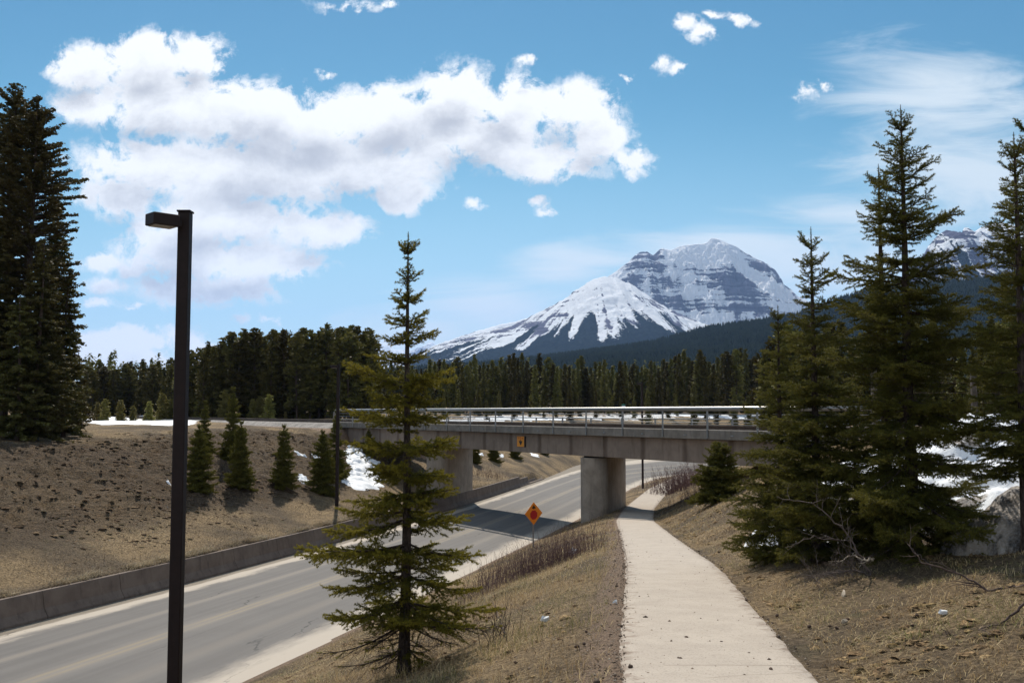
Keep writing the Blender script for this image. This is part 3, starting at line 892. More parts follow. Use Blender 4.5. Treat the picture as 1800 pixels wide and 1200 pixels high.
# warning sign: orange diamond with red disc and arrow
gp = ground_at(938, 962)
ws = empty('warning_sign', (gp[0], gp[1], gp[2] - 0.1), 'orange diamond sign with red octagon and black arrow on a thin post by the road', 'sign')
top_z = at(938, 882, gp[1])[2]; bot_z = at(938, 922, gp[1])[2]
hz = (top_z + bot_z) / 2 - (gp[2] - 0.1); r_ = (top_z - bot_z) / 2
yaw = math.radians(38)
fx = np.array([math.cos(yaw), math.sin(yaw), 0]); fz = np.array([0, 0, 1.0]); fn = np.cross(fx, fz)  # fn faces camera
AX = np.array([fx, fz, fn])
mb = MB(); mb.box((-fn[0] * 0.03, -fn[1] * 0.03, hz / 2 - 0.1), (0.06, 0.06, hz + 0.5)); mb.build('post', M['grey_metal'], ws)
dm_ = [(0, -r_), (r_ * 1.0, 0), (0, r_), (-r_ * 1.0, 0)]
sign_panel(ws, dm_, M['orange'], 0.012, AX, (0, 0, hz))
oc = [(0.43 * r_ * math.cos(math.pi / 8 + k * math.pi / 4), -0.12 * r_ + 0.43 * r_ * math.sin(math.pi / 8 + k * math.pi / 4)) for k in range(8)]
sign_panel(ws, oc, M['red'], 0.006, AX, np.array([0, 0, hz]) + fn * 0.0125, 'octagon')
ar = [(-.05, .38), (-.05, .46), (-.20, .42), (-.20, .50), (0, .74), (.20, .50), (.20, .42), (.05, .46), (.05, .38)]
sign_panel(ws, [(x * r_, y * r_) for x, y in ar], M['black'], 0.006, AX, np.array([0, 0, hz]) + fn * 0.0125, 'arrow')

# small white sign behind the bridge
gp = at(1096, 716, 92.0)
o = empty('small_sign', (gp[0], gp[1], tz(gp[0], gp[1])), 'tiny white and green marker sign on a post beyond the bridge railing', 'sign')
hz = gp[2] - o.location.z
mb = MB(); mb.box((0, 0.03, hz / 2 - 0.2), (0.06, 0.05, hz + 0.4)); mb.build('post', M['grey_metal'], o)
mb = MB(); mb.box((0, 0, hz), (0.34, 0.02, 0.34)); mb.build('panel', M['white'], o)
mb = MB(); mb.box((0, 0, hz + 0.25), (0.30, 0.018, 0.12)); mb.build('header', M['teal'], o)

# ------------------------------------------------------------------ railway track
track = empty('railway_track', (BN0[0], BN0[1], 0), 'railway track of dark rails on grey ballast running along the top of the bank', 'track')
track.rotation_euler = bridge.rotation_euler
tb = MB()
for (a0, a1) in ((A1, 330), (-170, A0)):
    n = 60
    pr = [(-0.5, 5.30), (0.6, 5.84), (5.5, 5.84), (6.7, 5.30)]
    V = []
    for k in range(n + 1):
        a = a0 + (a1 - a0) * k / n
        for (w, z_) in pr:
            V.append((a, -w, z_))
    tb.add(V, quads=[(k * 4 + i, (k + 1) * 4 + i, (k + 1) * 4 + i + 1, k * 4 + i + 1) for k in range(n) for i in range(3)])
tb.build('ballast', M['ballast'], track)
for w in (BW / 2 - 0.72, BW / 2 + 0.72):
    mb = MB()
    mb.box((80, -w, 6.085), (500, 0.07, 0.05)); mb.box((80, -w, 6.02), (500, 0.018, 0.078)); mb.box((80, -w, 5.97), (500, 0.14, 0.02))
    mb.build('rail', M['rail_steel'], track)
mb = MB()
for a in np.arange(-60, 300, 0.62):
    mb.box((a, -BW / 2, 5.90), (0.23, 2.6, 0.118))
mb.build('sleepers', M['sleeper'], track)
track.children[-1].name = 'sleeper_row'

# ------------------------------------------------------------------ lamp posts
def lamp_post(base, height, w, label, head=True, hl=0.48):
    o = empty('lamp_post', tuple(base), label, 'lamp post', 'brown lamp posts beside the road')
    mb = MB(); mb.box((0, 0, height / 2 - 0.15), (w, w, height + 0.3), bev=0.012); mb.build('post', M['brown_paint'], o)
    mb = MB(); mb.box((0, 0, height + 0.012), (w + 0.022, w + 0.022, 0.024)); mb.build('cap', M['brown_paint'], o)
    an = math.radians(224)
    dx = np.array([math.cos(an), math.sin(an), 0]); dy = np.array([-dx[1], dx[0], 0]); AXX = np.array([dx, dy, [0, 0, 1]])
    mb = MB(); mb.box(dx * (w / 2 + 0.03), (0.12, 0.09, 0.10), AXX); mb.box(dx * (w / 2 + 0.05) + np.array([0, 0, 0.06]), (0.05, 0.05, 0.05), AXX)
    ar_ = mb.build('arm', M['brown_paint'], o); ar_.location = (0, 0, height - 0.16)
    mb = MB(); mb.box(dx * (w / 2 + 0.06 + 0.185), (0.37, 0.27, 0.16), AXX, bev=0.008)
    hd = mb.build('lamp_head', M['brown_paint'], o); hd.location = (0, 0, height - 0.15)
    mb = MB(); mb.box(dx * (w / 2 + 0.06 + 0.185) + np.array([0, 0, -0.084]), (0.30, 0.21, 0.012), AXX)
    mb.build('lens', M['lens'], hd)
    return o
d0 = 13.6
tp = at(326, 374, d0)
bx = tp[0]; bz = tz(tp[0], d0)
lamp_post((tp[0], d0, bz), tp[2] - bz, 0.160, 'tall dark brown square lamp post nearest, with a box lamp head, left foreground')
b = ground_at(592, 889)
lamp_post(b, at(596, 640, b[1])[2] - b[2], 0.18, 'slim brown lamp post on the left bank against the dark pines')
b = ground_at(1130, 858)
lamp_post(b, at(1130, 671, b[1])[2] - b[2], 0.17, 'distant lamp post beyond the bridge beside the curving path')

# ------------------------------------------------------------------ conifers
rng = np.random.default_rng(7)

def tubes_fast(P0, P1, R0, R1, n=4):
    """many straight tapered twigs as one vertex/face set"""
    P0 = np.asarray(P0); P1 = np.asarray(P1); m_ = len(P0)
    d = P1 - P0; d /= np.linalg.norm(d, axis=1)[:, None] + 1e-9
    up = np.where(np.abs(d[:, 2:3]) < 0.9, np.array([[0, 0, 1.0]]), np.array([[1.0, 0, 0]]))
    a = np.cross(d, up); a /= np.linalg.norm(a, axis=1)[:, None] + 1e-9
    b = np.cross(a, d)
    th = np.arange(n) / n * 2 * math.pi
    ring = np.cos(th)[None, :, None] * a[:, None, :] + np.sin(th)[None, :, None] * b[:, None, :]
    V = np.concatenate([P0[:, None] + ring * np.asarray(R0)[:, None, None], P1[:, None] + ring * np.asarray(R1)[:, None, None]], 1)
    base = (np.arange(m_) * 2 * n)[:, None]
    fs = []
    for j in range(n):
        fs.append(np.concatenate([base + j, base + (j + 1) % n, base + n + (j + 1) % n, base + n + j], 1))
    return V.reshape(-1, 3), np.concatenate(fs)

def needles(P0, P1, tips, dens, ln, wd, rng, spread=0.85, upb=0.35):
    """needle triangles clothing twig segments"""
    P0 = np.asarray(P0); P1 = np.asarray(P1); tips = np.asarray(tips)
    L_ = np.linalg.norm(P1 - P0, axis=1)
    cnt = np.maximum(1, np.round(L_ * dens + rng.random(len(L_)))).astype(int)
    ii = np.repeat(np.arange(len(L_)), cnt)
    s = rng.random(len(ii))[:, None]
    base = P0[ii] * (1 - s) + P1[ii] * s
    d = (P1 - P0)[ii]; d /= np.linalg.norm(d, axis=1)[:, None] + 1e-9
    r = rng.normal(size=(len(ii), 3)); r[:, 2] += upb
    r -= (r * d).sum(1)[:, None] * d
    r /= np.linalg.norm(r, axis=1)[:, None] + 1e-9
    nd = d * (1 - spread * 0.6) + r * spread; nd /= np.linalg.norm(nd, axis=1)[:, None]
    side = np.cross(nd, rng.normal(size=(len(ii), 3))); side /= np.linalg.norm(side, axis=1)[:, None] + 1e-9
    l = ln * (0.75 + 0.5 * rng.random(len(ii)))[:, None]
    V = np.stack([base + side * wd, base - side * wd, base + nd * l], 1).reshape(-1, 3)
    F_ = np.arange(len(ii) * 3).reshape(-1, 3)
    tip = np.repeat(tips[ii] * (0.6 + 0.8 * rng.random(len(ii))), 3)
    return V, F_, np.clip(tip, 0, 1)

def spruce_geo(H, R, seed, whorl=0.30, nb=(4, 6), inter=4, power=0.7, irr=0.3, dens=240, ln=0.020, wd=0.0022, tw_gap=0.055,
               tw_len=0.38, sub=True, low=0.05, leader=0.5, lowdroop=-24, full=0.0, skirt_bare=0.0, wood=True, trunk_r=None, sides=4, bend=0.0):
    rg = np.random.default_rng(seed)
    W0, W1, WR0, WR1 = [], [], [], []
    S0, S1, T = [], [], []
    ph0 = rg.random() * 6.28
    # whorl heights
    hs = []
    h_ = H - leader
    gap = whorl
    while h_ > H * low:
        hs.append(h_)
        h_ -= gap * (0.75 + 0.5 * rg.random())
    def add_branch(h, L_, az, e0, e1, dense=1.0, bare=False):
        n = max(4, int(L_ / 0.12))
        s = np.linspace(0, 1, n + 1)
        el = np.radians(e0 + (e1 - e0) * s + rg.normal(0, 3))
        azs = az + np.cumsum(rg.normal(0, 0.05, n + 1))
        st_ = L_ / n
        dx = np.cos(el) * np.cos(azs); dy = np.cos(el) * np.sin(azs); dz = np.sin(el)
        P = np.stack([np.concatenate([[0], np.cumsum(dx[:-1] * st_)]), np.concatenate([[0], np.cumsum(dy[:-1] * st_)]), h + np.concatenate([[0], np.cumsum(dz[:-1] * st_)])], 1)
        r0 = 0.005 + 0.010 * L_
        for i in range(n):
            W0.append(P[i]); W1.append(P[i + 1]); WR0.append(r0 * (1 - 0.85 * s[i])); WR1.append(r0 * (1 - 0.85 * s[i + 1]))
            if s[i] > 0.12 and not bare:
                S0.append(P[i]); S1.append(P[i + 1]); T.append(max(0, s[i] - 0.35) * 1.3)
        D = np.array([dx, dy, dz]).T
        # side twigs
        t = 0.10 + 0.05 * rg.random()
        sd = 1
        gp_ = tw_gap / dense
        while t * L_ < L_ - 0.02:
            i = min(n - 1, int(t * n)); fr = t * n - i
            p_ = P[i] * (1 - fr) + P[i + 1] * fr
            d = D[i]
            lat = np.cross(d, (0, 0, 1.0)); lat /= np.linalg.norm(lat) + 1e-9
            ang = math.radians(48 + rg.normal(0, 9))
            tl = (tw_len * L_ * (1 - t) * (0.35 + 0.65 * min(1, t * 4)) + 0.05) * (0.6 + 0.7 * rg.random())
            tl = min(tl, 0.42)
            w_ = d * math.cos(ang) + lat * sd * math.sin(ang)
            w_[2] += rg.normal(-0.10 if not bare else -0.3, 0.27); w_ /= np.linalg.norm(w_)
            q1 = p_ + w_ * tl * 0.6
            w2 = w_ + d * 0.25 + np.array([0, 0, rg.normal(0.05, 0.1)]); w2 /= np.linalg.norm(w2)
            q2 = q1 + w2 * tl * 0.4
            W0.append(p_); W1.append(q1); WR0.append(0.0035); WR1.append(0.0025)
            tipv = 0.25 + 0.75 * t
            if not bare or rg.random() < 0.12:
                S0.extend([p_, q1]); S1.extend([q1, q2]); T.extend([tipv * 0.6, tipv])
            else:
                W0.append(q1); W1.append(q2); WR0.append(0.0025); WR1.append(0.001)
            if sub and tl > 0.12:
                st2 = 0.25
                ss = 1
                while st2 < 0.95:
                    pp = p_ + (q1 - p_) * min(1, st2 / 0.6) if st2 < 0.6 else q1 + (q2 - q1) * (st2 - 0.6) / 0.4
                    sl = tl * 0.42 * (1 - st2 * 0.6) * (0.7 + 0.6 * rg.random())
                    l2 = np.cross(w_, (0, 0, 1.0)); l2 /= np.linalg.norm(l2) + 1e-9
                    w3 = w_ * 0.72 + l2 * ss * 0.68; w3[2] += rg.normal(-0.05, 0.35); w3 /= np.linalg.norm(w3)
                    if not bare:
                        S0.append(pp); S1.append(pp + w3 * sl); T.append(tipv)
                    else:
                        W0.append(pp); W1.append(pp + w3 * sl); WR0.append(0.002); WR1.append(0.001)
                    ss = -ss
                    st2 += 0.055 / tl
            sd = -sd
            t += gp_ / 2 / L_ * (0.8 + 0.4 * rg.random())
        return P
    for wi, h in enumerate(hs):
        t = (H - h) / H
        Lb = R * (t ** power)
        Lb *= (1 if t < 0.75 else 1 - 0.35 * (t - 0.75) / 0.25 * (1 - full))
        wirr = 1 + irr * rg.normal() * 0.6
        n = rg.integers(nb[0], nb[1] + 1)
        if t < 0.12:
            e0, e1 = 48, 34
        else:
            e0 = 30 - 38 * min(1, (t - 0.12) / 0.35) + (lowdroop + 8) * max(0, (t - 0.5) / 0.5)
            e1 = 34 - 22 * min(1, (t - 0.12) / 0.5)
        bare = (1 - t) < skirt_bare
        for k in range(n):
            az = ph0 + wi * 1.3 + k * 2 * math.pi / n + rg.normal(0, 0.18)
            Lk = Lb * max(0.35, wirr + irr * rg.normal() * 0.6)
            Lk = min(max(Lk, 0.07), R * 1.3)
            if wi == 0:
                add_branch(h, leader * rg.uniform(0.45, 0.95), az, 50, 62); continue
            add_branch(h + rg.normal(0, 0.03), Lk, az, e0 + rg.normal(0, 6), e1 + rg.normal(0, 6), bare=bare and rg.random() < 0.75)
        # internodal branchlets
        for k in range(inter):
            hh = h - whorl * rg.random()
            if hh < 0.1: continue
            add_branch(hh, max(0.06, Lb * (0.22 + 0.33 * rg.random())), rg.random() * 6.28, e0 * 0.6, e1 * 0.4, bare=bare)
    # leader shoot
    S0.append(np.array([0, 0, H - leader])); S1.append(np.array([0, 0, H - leader * 0.1])); T.append(0.4)
    # trunk
    r0 = trunk_r or 0.013 * H + 0.012
    mbn = 24
    zz = np.linspace(-0.35, H, mbn)
    tt = np.clip(zz / H, 0, 1)
    TP = np.stack([0.02 * H * 0.12 * np.sin(zz * 1.3 + ph0) * (1 - tt) + bend * tt * tt, 0.015 * H * 0.12 * np.cos(zz * 1.1) * (1 - tt), zz], 1)
    TR = r0 * (1 - tt) ** 0.85 * (1 + 0.5 * np.exp(-np.maximum(zz, 0) / 0.12)) + 0.004
    tb_ = MB(); tb_.tube(TP, TR, 10)
    TV = np.concatenate(tb_.V); TF = np.array(tb_.Q)
    W0 = np.array(W0); W1 = np.array(W1)
    WV, WF = tubes_fast(W0, W1, WR0, WR1, sides)
    trunkV = np.concatenate([TV, WV]) if wood else TV
    trunkF = np.concatenate([TF, WF + len(TV)]) if wood else TF
    NV, NF, NT = needles(np.array(S0), np.array(S1), np.array(T), dens, ln, wd, rg)
    return (trunkV, trunkF), (NV, NF, NT)

def make_tree(name, geo, loc, label, cat, mat, group=None, rz=0.0, bark=None):
    o = empty(name, tuple(loc), label, cat, group, rz)
    (TV, TF), (NV, NF, NT) = geo
    nmesh('trunk', TV, TF, bark or M['bark'], o, smooth=True)
    nmesh('crown', NV, NF, mat, o, attrs={'tip': NT})
    return o

def copy_tree(src, loc, rz, scale, label=None, group=None):
    o = src.copy(); COL.objects.link(o)
    o.location = loc; o.rotation_euler = (0, 0, rz); o.scale = scale
    if label: o['label'] = label
    if group: o['group'] = group
    for ch in src.children:
        c = ch.copy(); COL.objects.link(c); c.parent = o
    return o

NEARG = 'spruces standing near the footpath'
# foreground spruce
fy = 14.0
base = np.array([at(712, 1170, fy)[0], fy, 0]); base[2] = tz(base[0], base[1])
Ht = at(710, 407, fy)[2] - base[2]
geo = spruce_geo(Ht, 1.40, 5, whorl=0.32, nb=(5, 7), inter=5, power=0.86, irr=0.36, dens=470, ln=0.027, wd=0.0036, tw_gap=0.064,
                 leader=0.34, lowdroop=-26, skirt_bare=0.15, trunk_r=0.080, tw_len=0.46)
make_tree('spruce_tree', geo, base, 'sparse yellow-green young spruce in front of the road, nearest of all', 'spruce tree', M['needle_near'], NEARG, 0.9)

# right-hand spruces
def near_spruce(px, py_top, d, R_, seed, label, **kw):
    x = at(px, 900, d)[0]
    z_ = tz(x, d)
    H_ = at(px, py_top, d)[2] - z_
    g_ = spruce_geo(H_, R_, seed, **kw)
    return make_tree('spruce_tree', g_, (x, d, z_), label, 'spruce tree', kw.pop('mat', M['needle_dark']) if False else M['needle_dark'], NEARG, seed * 1.7)
near_spruce(1603, 184, 15.6, 1.78, 11, 'tallest dark spruce right of the path with one long bare leader', whorl=0.27, nb=(5, 7), inter=7, power=0.82,
            irr=0.36, dens=380, ln=0.028, wd=0.0038, tw_gap=0.066, leader=0.45, lowdroop=-32, full=1.0, tw_len=0.50)
near_spruce(1436, 398, 17.2, 1.48, 23, 'broad dark spruce leaning over the path edge with forked bare top shoots', whorl=0.27, nb=(4, 7), inter=6, power=0.80,
            irr=0.34, dens=380, ln=0.028, wd=0.0038, tw_gap=0.066, leader=0.42, lowdroop=-28, full=0.9, tw_len=0.50)
near_spruce(1806, 232, 14.0, 1.30, 31, 'tall dark spruce in front of the snow bank, cut by the right edge', whorl=0.28, nb=(4, 6), inter=5, power=0.80,
            irr=0.34, dens=380, ln=0.028, wd=0.0038, tw_gap=0.066, leader=0.4, lowdroop=-30, low=0.18, full=0.9, tw_len=0.50)
near_spruce(1832, 190, 15.2, 1.3, 37, 'tall spruce just outside the right edge with one branch reaching into view', whorl=0.29, nb=(5, 6), inter=6, power=0.70,
            irr=0.2, dens=380, ln=0.028, wd=0.0038, tw_gap=0.066, leader=0.4, lowdroop=-30, low=0.32, full=0.8, tw_len=0.50)
near_spruce(1560, 288, 16.2, 0.34, 41, 'narrow spruce top rising behind the left side of the tallest spruce', whorl=0.27, nb=(5, 6), inter=6, power=0.75,
            irr=0.25, dens=380, ln=0.028, wd=0.0038, tw_gap=0.066, leader=0.4, lowdroop=-28, full=0.7, tw_len=0.50)
near_spruce(1374, 536, 18.6, 1.2, 43, 'shorter spruce pressed against the left side of the broad dark spruce', whorl=0.25, nb=(5, 7), inter=6, power=0.72,
            irr=0.25, dens=380, ln=0.028, wd=0.0038, tw_gap=0.066, leader=0.3, lowdroop=-26, full=0.9, tw_len=0.50)
near_spruce(1505, 705, 16.9, 1.1, 47, 'low bushy spruce filling the gap between the two big dark spruces', whorl=0.24, nb=(5, 7), inter=6, power=0.66,
            irr=0.2, dens=380, ln=0.028, wd=0.0038, tw_gap=0.066, leader=0.25, lowdroop=-22, full=0.9, tw_len=0.42)
b = ground_at(1266, 880)
Hh = at(1266, 775, b[1])[2] - b[2]
geo = spruce_geo(Hh, 1.35, 51, whorl=0.15, nb=(6, 7), inter=8, power=0.55, irr=0.2, dens=260, ln=0.045, wd=0.007, leader=0.16, lowdroop=-8, full=1.0, tw_gap=0.06, tw_len=0.5, low=0.03)
make_tree('spruce_tree', geo, b, 'small bushy spruce in front of the bridge girder above the path', 'spruce tree', M['needle_dark'], NEARG)

# young spruces on the left bank
BG = 'young spruces on the left bank'
protos = []
for k, (H_, R_, pw) in enumerate(((3.4, 1.30, 0.7), (3.4, 0.98, 0.85), (3.4, 1.08, 0.75))):
    protos.append(spruce_geo(H_, R_, 61 + k, whorl=0.20, nb=(6, 7), inter=6, power=pw, irr=0.22, dens=90, ln=0.075, wd=0.014, leader=0.26,
                             lowdroop=-14, full=0.9, tw_gap=0.09, sub=True, tw_len=0.5, low=0.03, sides=3, trunk_r=0.05))
bank = [(348, 862, 742, 0, 'broad bushy young spruce directly right of the near lamp post'),
        (359, 800, 700, 1, 'thin spire spruce rising behind the broad bushy young one'),
        (408, 812, 676, 1, 'tallest thin young spruce on the left bank, higher up the slope'),
        (422, 858, 735, 2, 'young spruce low on the bank in front of the tallest thin one'),
        (498, 856, 742, 2, 'lone open young spruce in the middle of the bank, bare at its foot'),
        (566, 866, 752, 0, 'dark young spruce with a snow patch at its left foot'),
        (590, 838, 716, 1, 'young spruce directly behind the slim brown lamp post'),
        (648, 800, 752, 0, 'young spruce by the snow patch at the left bridge end'),
        (812, 822, 770, 0, 'young spruce beyond the bridge nearest the pale pier'),
        (836, 815, 765, 2, 'second young spruce beyond the bridge counting from the pale pier'),
        (868, 811, 762, 0, 'third young spruce beyond the bridge counting from the pale pier'),
        (905, 806, 756, 0, 'young spruce beyond the bridge seen below the amber clearance sign'),
        (957, 800, 762, 2, 'young spruce beyond the bridge right of the clearance sign')]
psrc = {}
for (px, py, pt, kind, lab) in bank:
    b = ground_at(px, py)
    hgt = at(px, pt, b[1])[2] - b[2]
    s = hgt / 3.4
    w_ = s * (0.80 if kind != 1 else 0.72)
    if kind not in psrc:
        o = make_tree('young_spruce', protos[kind], b, lab, 'spruce tree', M['needle_dark'], BG)
        o.scale = (w_, w_, s)
        psrc[kind] = o
    else:
        o = copy_tree(psrc[kind], tuple(b), px * 0.7, (w_, w_, s), lab, BG)
    o.location.z -= 0.05

# generic far conifers: trunk with branches and foliage clumps
def far_conifer(H, R, seed, kind='spruce', card=0.28, lev=0.45, nb=5, low=0.15, cl=7, topround=False):
    rg = np.random.default_rng(seed)
    C = []; T = []; W0 = []; W1 = []; R0 = []; R1 = []
    h = H - 0.15
    while h > low * H:
        t = (H - h) / H
        if kind == 'pine':
            Lb = R * min(1.0, (t * 3.6) ** 0.62) * (1.0 if t < 0.5 else 1 - 0.35 * (t - 0.5))
        else:
            Lb = R * (t ** 0.72) if t < 0.8 else R * 0.85
        Lb *= 0.75 + 0.5 * vnoise(h * 1.1, seed * 3.3, seed)
        n = nb if t > 0.05 else 3
        for k in range(n):
            if kind == 'pine' and rg.random() < 0.16: continue
            az = rg.random() * 6.28
            L_ = Lb * (0.55 + 0.6 * rg.random())
            el = math.radians((18 if kind == 'pine' else -6) + 35 * max(0, 0.25 - t) * 2 + rg.normal(0, 8))
            d = np.array([math.cos(az) * math.cos(el), math.sin(az) * math.cos(el), math.sin(el)])
            p0 = np.array([0, 0, h]); p1 = p0 + d * L_
            W0.append(p0); W1.append(p1); R0.append(0.02 + 0.012 * L_); R1.append(0.008)
            m_ = max(1, int(L_ / (card * 0.9)))
            for j in range(m_):
                s = (j + 0.6 + 0.4 * rg.random()) / m_
                if kind == 'pine' and s < 0.35 and t > 0.3: continue
                c_ = p0 + d * L_ * s
                nn = cl
                o_ = rg.normal(0, card * 0.42, (nn, 3)); o_[:, 2] *= 0.55
                C.append(c_ + o_ + (np.array([0, 0, card * 0.2]) if kind == 'pine' else np.array([0, 0, -card * 0.15 * s])))
                T.append(np.full(nn, s))
        h -= lev * (0.7 + 0.6 * rg.random())
    C.append(np.array([[0, 0, H - 0.1], [0, 0, H - 0.4], [0.05, 0, H - 0.25]])); T.append(np.ones(3))
    C = np.concatenate(C); T = np.concatenate(T)
    n = len(C)
    a = rg.normal(size=(n, 3)); a /= np.linalg.norm(a, axis=1)[:, None]
    a[:, 2] *= 0.5
    b_ = np.cross(a, rg.normal(size=(n, 3))); b_ /= np.linalg.norm(b_, axis=1)[:, None] + 1e-9
    sz = card * (0.6 + 0.6 * rg.random(n))[:, None]
    V = np.stack([C + a * sz * 0.9, C - a * sz * 0.35 + b_ * sz * 0.42, C - a * sz * 0.35 - b_ * sz * 0.42], 1).reshape(-1, 3)
    NF = np.arange(n * 3).reshape(-1, 3)
    r0 = 0.011 * H + 0.03
    zz = np.linspace(-0.5, H * 0.985, 12); tt = np.clip(zz / H, 0, 1)
    tb_ = MB(); tb_.tube(np.stack([0.1 * np.sin(zz * 0.4 + seed), 0.1 * np.cos(zz * 0.5) - 0.1, zz], 1), r0 * (1 - tt) ** 0.8 + 0.015, 7)
    TV = np.concatenate(tb_.V); TF = np.array(tb_.Q)
    WV, WF = tubes_fast(np.array(W0), np.array(W1), R0, R1, 3)
    return (np.concatenate([TV, WV]), np.concatenate([TF, WF + len(TV)])), (V, NF, np.repeat(T, 3))

# big pines at the left edge
LG = 'tall pines at the left edge'
bigs = [(-75, 120, 62, 3.4, 'tall dark pine leftmost, its trunk outside the frame'), (6, 148, 61, 3.0, 'tall dark pine whose crown top is the highest at the left edge'),
        (46, 172, 59, 2.7, 'tall pine with tiered branches second from the left edge'), (-20, 330, 57, 3.0, 'lower dense pine filling the left edge below the tall crowns'),
        (86, 318, 63, 2.4, 'pine of middle height on the right side of the left-edge group'), (112, 470, 60, 2.0, 'shorter pine at the outer right of the left-edge group'),
        (66, 420, 56, 2.4, 'dense dark pine with a pale thin trunk below, left-edge group'), (127, 600, 64, 1.6, 'low yellowish spruce at the right foot of the left-edge pines'),
        (30, 520, 55, 2.6, 'low dark conifer at the foot of the tallest left-edge pines')]
for i, (px, pt, d, R_, lab) in enumerate(bigs):
    x = at(px, 750, d)[0]; z_ = tz(x, d)
    H_ = at(px, pt, d)[2] - z_
    geo = far_conifer(H_, R_, 80 + i, 'pine' if i in (0, 1, 2) else 'spruce', card=0.17, lev=0.24, nb=6, low=0.03 if i > 2 else 0.12, cl=12)
    make_tree('pine_tree' if i < 7 else 'spruce_tree', geo, (x, d, z_), lab, 'tree', M['needle_pine'], LG)

# forest rows
random.seed(5)
fprot = {}
for k, (H_, R_, kd) in enumerate(((12, 1.9, 'pine'), (12, 1.5, 'pine'), (12, 1.5, 'spruce'), (12, 1.2, 'spruce'), (12, 1.7, 'pine'), (12, 1.35, 'spruce'))):
    fprot[k] = far_conifer(H_, R_ * 1.12, 120 + k, kd, card=0.42, lev=0.36, nb=6, low=0.03 if kd == 'spruce' else 0.10, cl=7)
fsrc = {}
def forest_tree(px, d, ptop, kind, label, group, name='forest_conifer'):
    x = (px - 900) / F * d * (1 / 1.0)
    x = at(px, 700, d)[0]
    z_ = tz(x, d)
    hgt = at(px, ptop, d)[2] - z_
    s = hgt / 12.0
    w_ = s * random.uniform(0.85, 1.2)
    if kind not in fsrc:
        o = make_tree(name, fprot[kind], (x, d, z_), label, 'tree', M['needle_far'], group)
        o.scale = (w_, w_, s); fsrc[kind] = o
        return o
    o = copy_tree(fsrc[kind], (x, d, z_), random.random() * 6.28, (w_, w_, s), label, group)
    return o
topL = interp([(140, 640), (200, 636), (300, 630), (335, 612), (380, 598), (430, 580), (500, 585), (540, 574), (600, 572), (650, 572), (665, 640), (700, 655)])
GA = 'dark conifers behind the railway on the left'
LA = 'tall dark conifer in the wood behind the railway, left of the bridge'
n_forest = 0
px = 146
while px < 662:
    for row, (dd_, off) in enumerate(((138, 0), (150, -4))):
        d = (dd_ + random.uniform(-4, 4)) * (1.35 if px < 320 else 1.0)
        jit = random.uniform(-4, 14) if random.random() < 0.8 else random.uniform(10, 30)
        forest_tree(px + random.uniform(-5, 5), d, float(topL(px)) + jit + row * 3, random.choice((0, 1, 4, 0, 1, 2, 5)), LA, GA); n_forest += 1
    px += random.uniform(9, 13)
topM = interp([(640, 640), (700, 648), (760, 636), (830, 632), (900, 630), (1000, 634), (1100, 640), (1160, 632), (1200, 622), (1260, 630), (1310, 618), (1345, 625), (1400, 620), (1500, 600)])
GB = 'conifers across the snowy clearing beyond the bridge'
LBb = 'slender spruce in the wood across the snowy clearing beyond the bridge'
px = 655
while px < 1360:
    d = random.uniform(205, 235)
    forest_tree(px, d, float(topM(px)) + random.uniform(-12, 16), random.choice((2, 3, 5, 3, 5, 1)), LBb, GB); n_forest += 1
    px += random.uniform(6.5, 9)
GC = 'conifers behind the near spruces on the right'
LC = 'dark conifer in the wood behind the near spruces on the right'
px = 1345
while px < 1900:
    d = random.uniform(70, 110)
    forest_tree(px, d, random.uniform(560, 625) - (px > 1600) * 10, random.choice((0, 1, 2, 3, 5)), LC, GC); n_forest += 1
    px += random.uniform(12, 20)
# small trees in front of the rows
GD = 'small spruces at the edge of the clearing'
for px in list(range(690, 1340, 24)):
    p2 = px + random.uniform(-9, 9)
    forest_tree(p2, random.uniform(165, 195), random.uniform(672, 705), random.choice((2, 3, 5)), 'small spruce standing in front of the wood at the edge of the snowy clearing', GD); n_forest += 1
# young light pines left
yg = [(185, 700), (172, 706), (212, 702), (234, 712), (262, 704), (285, 690), (318, 692), (338, 684), (372, 690), (395, 684), (444, 700), (457, 695), (473, 692), (502, 724), (350, 700), (300, 700), (420, 708), (385, 706)]
ypro = far_conifer(4.0, 1.35, 300, 'spruce', card=0.28, lev=0.18, nb=7, low=0.04, cl=7)
ysrc = None
for i, (px, pt) in enumerate(yg):
    d = 122 + (i * 37 % 9)
    x = at(px, 720, d)[0]
    # keep off the railway
    a_ = (x - BN0[0]) * BD[0] + (d - BN0[1]) * BD[1]; pdd = (x - BN0[0]) * BNRM[0] + (d - BN0[1]) * BNRM[1] - BW / 2
    if abs(pdd) < 6:
        d += 9
        x = at(px, 720, d)[0]
    z_ = tz(x, d)
    s = (at(px, pt, d)[2] - z_) / 4.0
    s = max(s, 0.3)
    lab = 'young light green conifer in front of the dark wood behind the railway'
    if ysrc is None:
        ysrc = make_tree('young_conifer', ypro, (x, d, z_), lab, 'tree', M['needle_young'], 'young light conifers along the railway'); ysrc.scale = (s, s, s)
    else:
        copy_tree(ysrc, (x, d, z_), i * 1.1, (s, s, s), lab, 'young light conifers along the railway')

